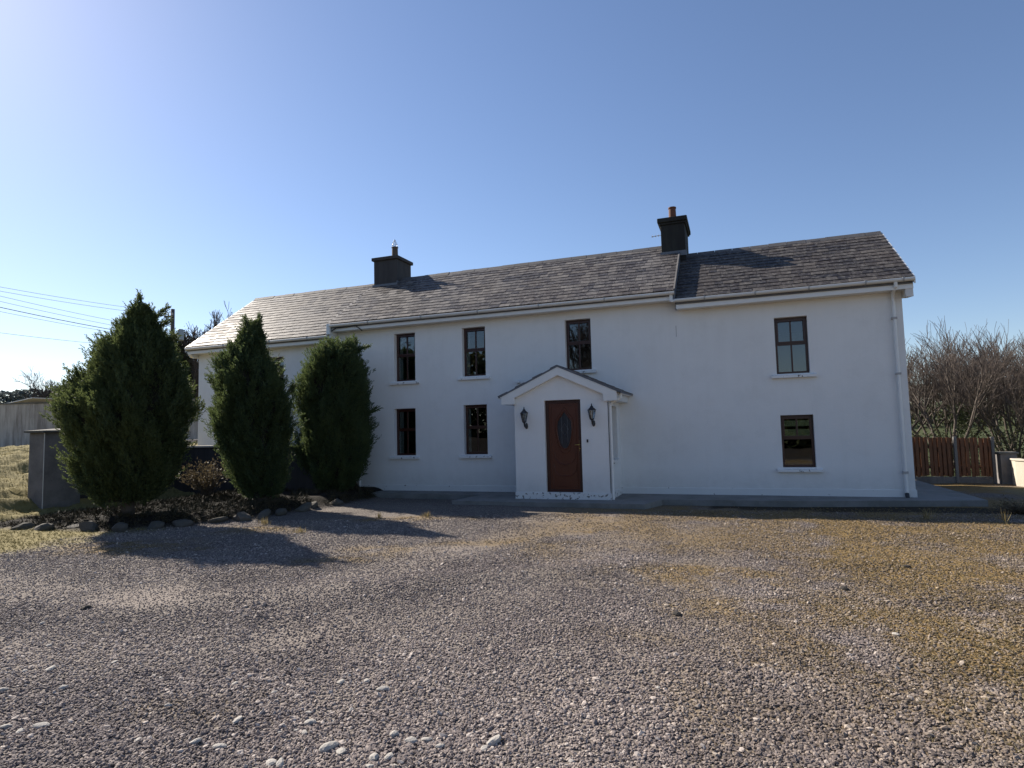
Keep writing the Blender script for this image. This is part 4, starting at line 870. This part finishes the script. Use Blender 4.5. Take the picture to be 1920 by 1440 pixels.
for i, (x_, y_, h_, lb) in enumerate([(3.05, 12.6, .22, 'single upright straw tuft at the shadow edge right of the lower window'), (4.05, 12.3, .26, 'orange dry tuft at shadow edge near the right border of the photo'), (-6.9, 10.8, .15, 'dry tuft in the sunny strip between two tree shadows, left one'), (-5.9, 11.0, .16, 'dry tuft in the sunny strip between two tree shadows, right one'), (-8.7, 9.6, .2, 'dry tuft in sun just right of the stone edging'), (-7.3, 8.9, .14, 'dry tuft on the shadow edge in front of the middle cypress'), (4.5, 12.1, .2, 'small dry tuft farthest right at the shadow edge')]):
    tuft(x_, y_, h_, lb, 60+i)

# rough edging stones of the bed
EP = [(-13.2, 8.05), (-12.65, 8.12), (-12.1, 8.2), (-11.55, 8.27), (-11.0, 8.4), (-10.5, 8.7), (-10.15, 9.1), (-9.8, 9.6), (-9.6, 10.0), (-9.5, 10.35), (-9.42, 10.9), (-9.35, 11.45), (-9.25, 12.0), (-9.15, 12.55)]
rk = [stone_mesh(40+i, 7) for i in range(5)]
for q in rk: q.materials.append(M['rock'])
for i, (px, py) in enumerate(EP):
    px += rs.gauss(0, .07); py += rs.gauss(0, .07)
    o = bpy.data.objects.new('edging_stone', rk[i % 5]); C.objects.link(o); o.location = (px, py, G+.03+.03*rs.random()); o.scale = (.15+.14*rs.random(), .11+.04*rs.random(), .08+.09*rs.random()); o.rotation_euler = (rs.gauss(0, .25), rs.gauss(0, .2), rs.gauss(0, .35)+(.12 if i < 6 else (.8 if i < 9 else 1.45)))
    tag(o, 'rough stone edging the shaded bed below the cypresses', 'stone', 'edging stones of the cypress bed')

# ------------------------------------------------------------------ bare trees
def tubes(segs, k=3):        # segs: (p0,p1,r0,r1) arrays
    P0 = np.array([s_[0] for s_ in segs]); P1 = np.array([s_[1] for s_ in segs]); r0 = np.array([s_[2] for s_ in segs]); r1 = np.array([s_[3] for s_ in segs])
    D = norm(P1-P0); U, W = orth(D); V = []
    for j in range(k):
        a = 2*math.pi*j/k; o_ = U*math.cos(a)+W*math.sin(a); V.append(P0+o_*r0[:, None]); V.append(P1+o_*r1[:, None])
    V = np.stack(V, 1); n = len(segs); base = np.arange(n)[:, None]*2*k
    F_ = np.concatenate([base+np.array([[2*j, 2*((j+1) % k), 2*((j+1) % k)+1, 2*j+1]]) for j in range(k)], 0)
    return V.reshape(-1, 3), F_
def bare_tree(seed, height, stems, spread, depth=5, up=.35, rtrunk=.09, minr=.0035, kids=3, single=False):
    rr_ = random.Random(seed); big, small = [], []
    def grow(p, d, L_, r, lev):
        n = 4 if lev < 2 else 3; q = p
        for i in range(n):
            d = (d+Vector((rr_.gauss(0, .13), rr_.gauss(0, .13), rr_.gauss(0, .08)+up*.16))).normalized(); e_ = q+d*(L_/n); ra = r*(1-.45*i/n); rb = r*(1-.45*(i+1)/n)
            (big if lev < 2 else small).append((tuple(q), tuple(e_), max(ra, minr), max(rb, minr))); q = e_
            if lev < depth and (i > 1 or lev > 0 or (single and i > 0)):
                for _ in range(1 if rr_.random() < .55 else 2):
                    ax = d.orthogonal().normalized(); ax.rotate(Matrix.Rotation(rr_.random()*6.283, 3, d)); nd = (d+ax*rr_.uniform(.4, .85)+Vector((0, 0, up*.5))).normalized()
                    grow(q, nd, L_*rr_.uniform(.45, .68), rb*.55, lev+1)
        if lev < depth:
            for _ in range(kids-1): 
                ax = d.orthogonal().normalized(); ax.rotate(Matrix.Rotation(rr_.random()*6.283, 3, d)); grow(q, (d+ax*rr_.uniform(.2, .6)).normalized(), L_*rr_.uniform(.5, .72), r*.5, lev+1)
    for s_ in range(stems):
        a = 2*math.pi*s_/stems+rr_.random(); sp = spread*rr_.uniform(.5, 1.1)
        grow(Vector((rr_.gauss(0, .12), rr_.gauss(0, .12), -.1)), Vector((math.cos(a)*sp, math.sin(a)*sp, 1)).normalized(), height*.42*rr_.uniform(.85, 1.1), rtrunk*rr_.uniform(.7, 1), 0)
    return big, small
def mesh_of(segs, name, m, k):
    V, F_ = tubes(segs, k); o = np_mesh(name, V, F_, m, smooth=True); me = o.data; bpy.data.objects.remove(o); return me
KIND = []
for i, (h_, st, sp, dp, rt, mr) in enumerate([(5.4, 6, .75, 3, .07, .0048), (6.0, 7, .9, 3, .075, .0048), (5.0, 8, .65, 3, .055, .0048), (9.5, 1, .05, 4, .20, .014)]):
    b_, s_ = bare_tree(30+i, h_, st, sp, dp, rtrunk=rt, minr=mr, single=(st == 1), kids=3)
    print('bare', i, len(b_), len(s_)); KIND.append((mesh_of(b_, 'trunk', M['bark'], 5), mesh_of(s_, 'twigs', M['twig'] if st > 1 else M['twigd'], 3)))
def blob_leaves(pts, rad, n, m, name, parent, seed, size=.07):
    rg = np.random.default_rng(seed); pts = np.array(pts); i = rg.integers(0, len(pts), n); P_ = pts[i]+rg.normal(0, 1, (n, 3))*np.array(rad)[None]*.5
    D = norm(rg.normal(0, 1, (n, 3))); V = leaves(P_, D, size*(.7+.8*rg.random(n)), size*.4*(.7+.6*rg.random(n)), rg); return np_mesh(name, V, np.arange(len(V)).reshape(-1, 4), m, parent)
def place_tree(k, x, y, s_, rz, label, group, z=None, name='bare_tree'):
    z = float(gz(x, y)) if z is None else z
    T_ = empty(name, (x, y, z), label, 'tree', group); T_.scale = (s_, s_, s_); T_.rotation_euler = (0, 0, rz)
    for me, nm in zip(KIND[k], ('trunk', 'crown')): o = bpy.data.objects.new(nm, me); C.objects.link(o); o.parent = T_
    return T_
grpR = 'leafless trees behind the board fence'
RTREES = [(2, 10.0, 29.5, 1.12, .5, 'farther leafless tree seen above the grey pier'), (2, 7.6, 27.5, 1.08, 3, 'farther leafless tree between the first two behind the fence'), (0, 6.6, 24.0, .95, 0, 'leafless many stemmed tree just right of the house corner, nearest the gable'), (2, 8.5, 24.5, .95, 1, 'leafless fan shaped tree behind the middle of the board fence'), (1, 10.0, 25.2, .84, 2, 'leafless spreading tree behind the low grey pier'), (0, 11.6, 24.6, .98, 4, 'leafless tree behind the cream wall at the right edge'),
          (1, 12.2, 28.5, .98, 5, 'farther leafless tree behind the cream wall'), (1, 5.9, 28.5, .95, 1.7, 'leafless tree half hidden by the right gable corner'), (0, 13.6, 27, 1.05, .7, 'leafless tree cut by the right edge of the photo')]
for t_ in RTREES: place_tree(t_[0], t_[1], t_[2], t_[3]*1.10, *t_[4:], grpR)
o = blob_leaves([(9.3, 24.4, -1.0), (9.35, 24.4, -.5), (9.3, 24.5, -.1), (9.2, 24.4, .3), (9.5, 24.4, -1.2)], (.5, .5, .5), 2600, M['ivy'], 'ivy_bush', None, 4, .06); tag(o, 'dark ivy clump on the stems behind the board fence', 'ivy')
o = blob_leaves([(7.1+.1*math.sin(k), 24.2, -1.5+k*.35) for k in range(6)], (.28, .28, .3), 1500, M['ivy'], 'ivy_bush', None, 5, .06); tag(o, 'narrow ivy column on a stem near the house corner', 'ivy')
# low scrub behind the fence
pts = []
rg = np.random.default_rng(77)
pts = np.stack([4+12*rg.random(500), 22.8+1.6*rg.random(500), G+.2+rg.random(500)**1.6*1.2], -1)
o = blob_leaves(pts, (.35, .35, .3), 15000, M['hedge'], 'scrub', None, 6, .05); tag(o, 'olive green and brown scrub behind the board fence', 'scrub', kind='stuff')
# hedgerow on the hill crest
def hedgerow(x0, y0, x1, y1, n, h, m, name, label, seed, size=.5):
    rg = np.random.default_rng(seed); t = rg.random(n); x = x0+(x1-x0)*t; y = y0+(y1-y0)*t+rg.normal(0, .8, n); hh = h*(.45+.8*fbm(x, y*0, .09, seed)); z = gz(x, y)+hh*rg.random(n)**.8
    P_ = np.stack([x, y, z], -1); D = norm(rg.normal(0, 1, (n, 3))+[0, 0, .5]); V = leaves(P_, D, size*(.6+.8*rg.random(n)), size*.35*(.6+.8*rg.random(n)), rg)
    o = np_mesh(name, V, np.arange(len(V)).reshape(-1, 4), m); tag(o, label, 'hedge', kind='stuff'); return o
hedgerow(10, 128, 95, 146, 9000, 3.4, M['hedge'], 'field_hedge', 'dark hedgerow along the top of the field at the right', 8, .55)
hedgerow(9, 60, 40, 66, 5000, 1.6, M['hedge'], 'field_hedge', 'lower hedgerow crossing the field behind the bare trees', 18, .3)
hedgerow(-300, 120, -95, 190, 14000, 7.5, M['far'], 'far_tree_line', 'distant bluish tree line above the yard wall', 9, 1.1)
# left: ivy clad bare trees
grpL = 'leafless ivy clad trees beyond the yard wall'
def tall(x, y, ztop, rz, label, ivy, rad, n, seed):
    z = float(gz(x, y)); hh = max(v.co.z for v in KIND[3][1].vertices); k = (ztop-z)/hh
    t_ = place_tree(3, x, y, k, rz, label, grpL)
    if ivy: o = blob_leaves(ivy, rad, n, M['ivy'], 'ivy', None, seed, .15/k); o.parent = t_
tall(-61.4, 40.0, 7.0, .4, 'leafless tree with a dark ivy tuft beyond the yard wall, left of the biggest cypress', [(0, 0, q*.4) for q in range(3, 16)]+[(.1*math.sin(q), 0, 5.2+.2*q) for q in range(6)]*2, (.5, .5, .4), 3600, 11)
tall(-38.9, 34.0, 10.1, 2.1, 'taller ivy clad leafless tree behind the utility pole and left gable', [(.3*math.sin(q*1.3), 0, q*.45) for q in range(2, 17)]+[(1.2, .3, 6.2), (-1.1, 0, 6), (.8, 0, 7.2), (-.6, 0, 6.8)], (.7, .7, .6), 5200, 12)
tall(-38.5, 34.5, 7.3, 4.0, 'ivy choked trunk close beside the left gable', [(.2*math.sin(q*2), 0, q*.45) for q in range(0, 18)], (.8, .8, .5), 8000, 13)
tall(-65.2, 40.5, 4.9, 5.0, 'small leafless tree beyond the yard wall, leftmost of the bare trees', None, 0, 0, 0)

# ------------------------------------------------------------------ utility pole and lines
PX, PY = -35.05, 30.0
UPo = empty('utility_pole', (PX, PY, -.6), 'dark wooden utility pole with transformer behind the biggest cypress', 'pole')
mb = MB(); mb.tube([(PX, PY, -1.2), (PX, PY, 8.6)], [.17, .12], 10); mb.build('pole_shaft', M['pole'], UPo, smooth=True)
mb = MB(); mb.box(PX-.62, PX+.2, PY-.16, PY-.08, 8.05, 8.15); mb.build('crossarm', M['pole'], UPo)
mb = MB(); mb.lathe((PX+.62, PY+.1, 6.45), [(.17, 0), (.2, .05), (.2, .68), (.15, .75)], 12); mb.build('transformer', M['steel'], UPo)
for q in (-.55, -.25, .12): mb = MB(); mb.lathe((PX+q, PY-.12, 8.12), [(.03, 0), (.06, .06), (.03, .12), (.06, .16), (.02, .22)], 8); mb.build('insulator', M['joint'], UPo)
DIRS = [((-1.125, .636, .2544), 8.35, 'topmost'), ((-1.125, .636, .2474), 8.1, 'second from top'), ((-1.126, .637, .2395), 7.1, 'third from top'), ((-1.126, .637, .2307), 6.8, 'fourth from top'), ((-1.127, .638, .2211), 6.55, 'thick black fifth from top'), ((-1.127, .638, .2141), 6.45, 'sixth from top'), ((-1.129, .640, .1792), 5.9, 'lowest and level')]
for i, (dv, zp, lb) in enumerate(DIRS):
    t = 33.5; e_ = Vector(dv)*t; a_ = Vector((PX, PY, zp)); d_ = e_-a_; e2 = a_+d_*2.4; pts = []
    for k in range(25):
        u = k/24; p = a_.lerp(e2, u); s0 = .55; sag = -s0*4*u*(1-u); u1 = 1/2.4; corr = s0*4*u1*(1-u1)*(u/u1 if u < u1 else 1); pts.append((p.x, p.y, p.z+sag+corr))
    mb = MB(); mb.tube([Vector(p)-a_ for p in pts], .022 if 'thick' in lb else .011, 4); o = mb.build('power_line', M['pole'], smooth=True); o.location = a_
    tag(o, f'{lb} of the wires running left from the utility pole', 'power line', 'overhead wires from the utility pole')

# ------------------------------------------------------------------ trees and hedge behind the viewer, seen mirrored in the window panes
for k, x_, y_, s_, lb in ((3, -12.0, -16.0, 1.25, 'leafless tree mirrored in the window above the porch'), (3, -28.5, -15, 1.0, 'leafless tree mirrored in the upper left window'), (3, -9.8, -17.5, 1.15, 'second, shorter leafless tree mirrored in the window above the porch')):
    place_tree(k, x_, y_, s_, x_, lb, 'trees across the yard mirrored in the panes')
rg = np.random.default_rng(90); n = 26000; t = rg.random(n); hx = -46+52*t; hy = -17+rg.normal(0, .9, n); hh = np.where(hx < -16, 8.6, np.where(hx < -4, 4.6, 2.6))*(.85+.3*fbm(hx, hy*0, .3, 3)); P_ = np.stack([hx, hy, G+hh*rg.random(n)], -1)
V = leaves(P_, norm(rg.normal(0, 1, (n, 3))), .35+.3*rg.random(n), .16+.1*rg.random(n), rg); o = np_mesh('boundary_hedge', V, np.arange(len(V)).reshape(-1, 4), M['hedge']); tag(o, 'dense hedge across the yard behind the viewer, mirrored in the panes', 'hedge', kind='stuff')

# ------------------------------------------------------------------ light, sky, camera
AZ_, EL = R(20.5), R(35.0)
sd = Vector((-math.cos(AZ_)*math.cos(EL), math.sin(AZ_)*math.cos(EL), math.sin(EL)))
L = bpy.data.lights.new('Sun', 'SUN'); L.energy = 5.0; L.angle = R(.53); L.color = (1, .91, .79)
so = bpy.data.objects.new('sun', L); C.objects.link(so); so.rotation_euler = sd.to_track_quat('Z', 'Y').to_euler()
w = bpy.data.worlds.new('World'); scn.world = w; w.use_nodes = True; wn = w.node_tree
bg = wn.nodes['Background']; sky = wn.nodes.new('ShaderNodeTexSky'); sky.sky_type = 'NISHITA'; sky.sun_disc = False
sky.sun_elevation = EL; sky.sun_rotation = math.atan2(sd.x, sd.y); sky.altitude = 50; sky.air_density = 1.0; sky.dust_density = 0.25; sky.ozone_density = 3.5
tn = wn.nodes.new('ShaderNodeMix'); tn.data_type = 'RGBA'; tn.blend_type = 'MULTIPLY'; tn.inputs[0].default_value = 1; tn.inputs[7].default_value = (1.0, .945, .965, 1)
wn.links.new(sky.outputs[0], tn.inputs[6]); wn.links.new(tn.outputs[2], bg.inputs[0]); bg.inputs[1].default_value = .082
cam = bpy.data.cameras.new('Camera'); co = bpy.data.objects.new('camera', cam); C.objects.link(co); scn.camera = co
cam.sensor_width = 36; cam.lens = 1140/1920*36; cam.clip_start = .05; cam.clip_end = 3000
p_, r_ = R(4.3), R(-1.38)
co.matrix_world = (Matrix.Rotation(cyaw, 4, 'Z') @ Matrix(((1,0,0,0),(0,0,-1,0),(0,1,0,0),(0,0,0,1))) @ Matrix.Rotation(p_, 4, 'X') @ Matrix.Rotation(r_, 4, 'Z'))
scn.view_settings.view_transform = 'Standard'; scn.view_settings.look = 'None'; scn.view_settings.exposure = .85; scn.view_settings.gamma = 1
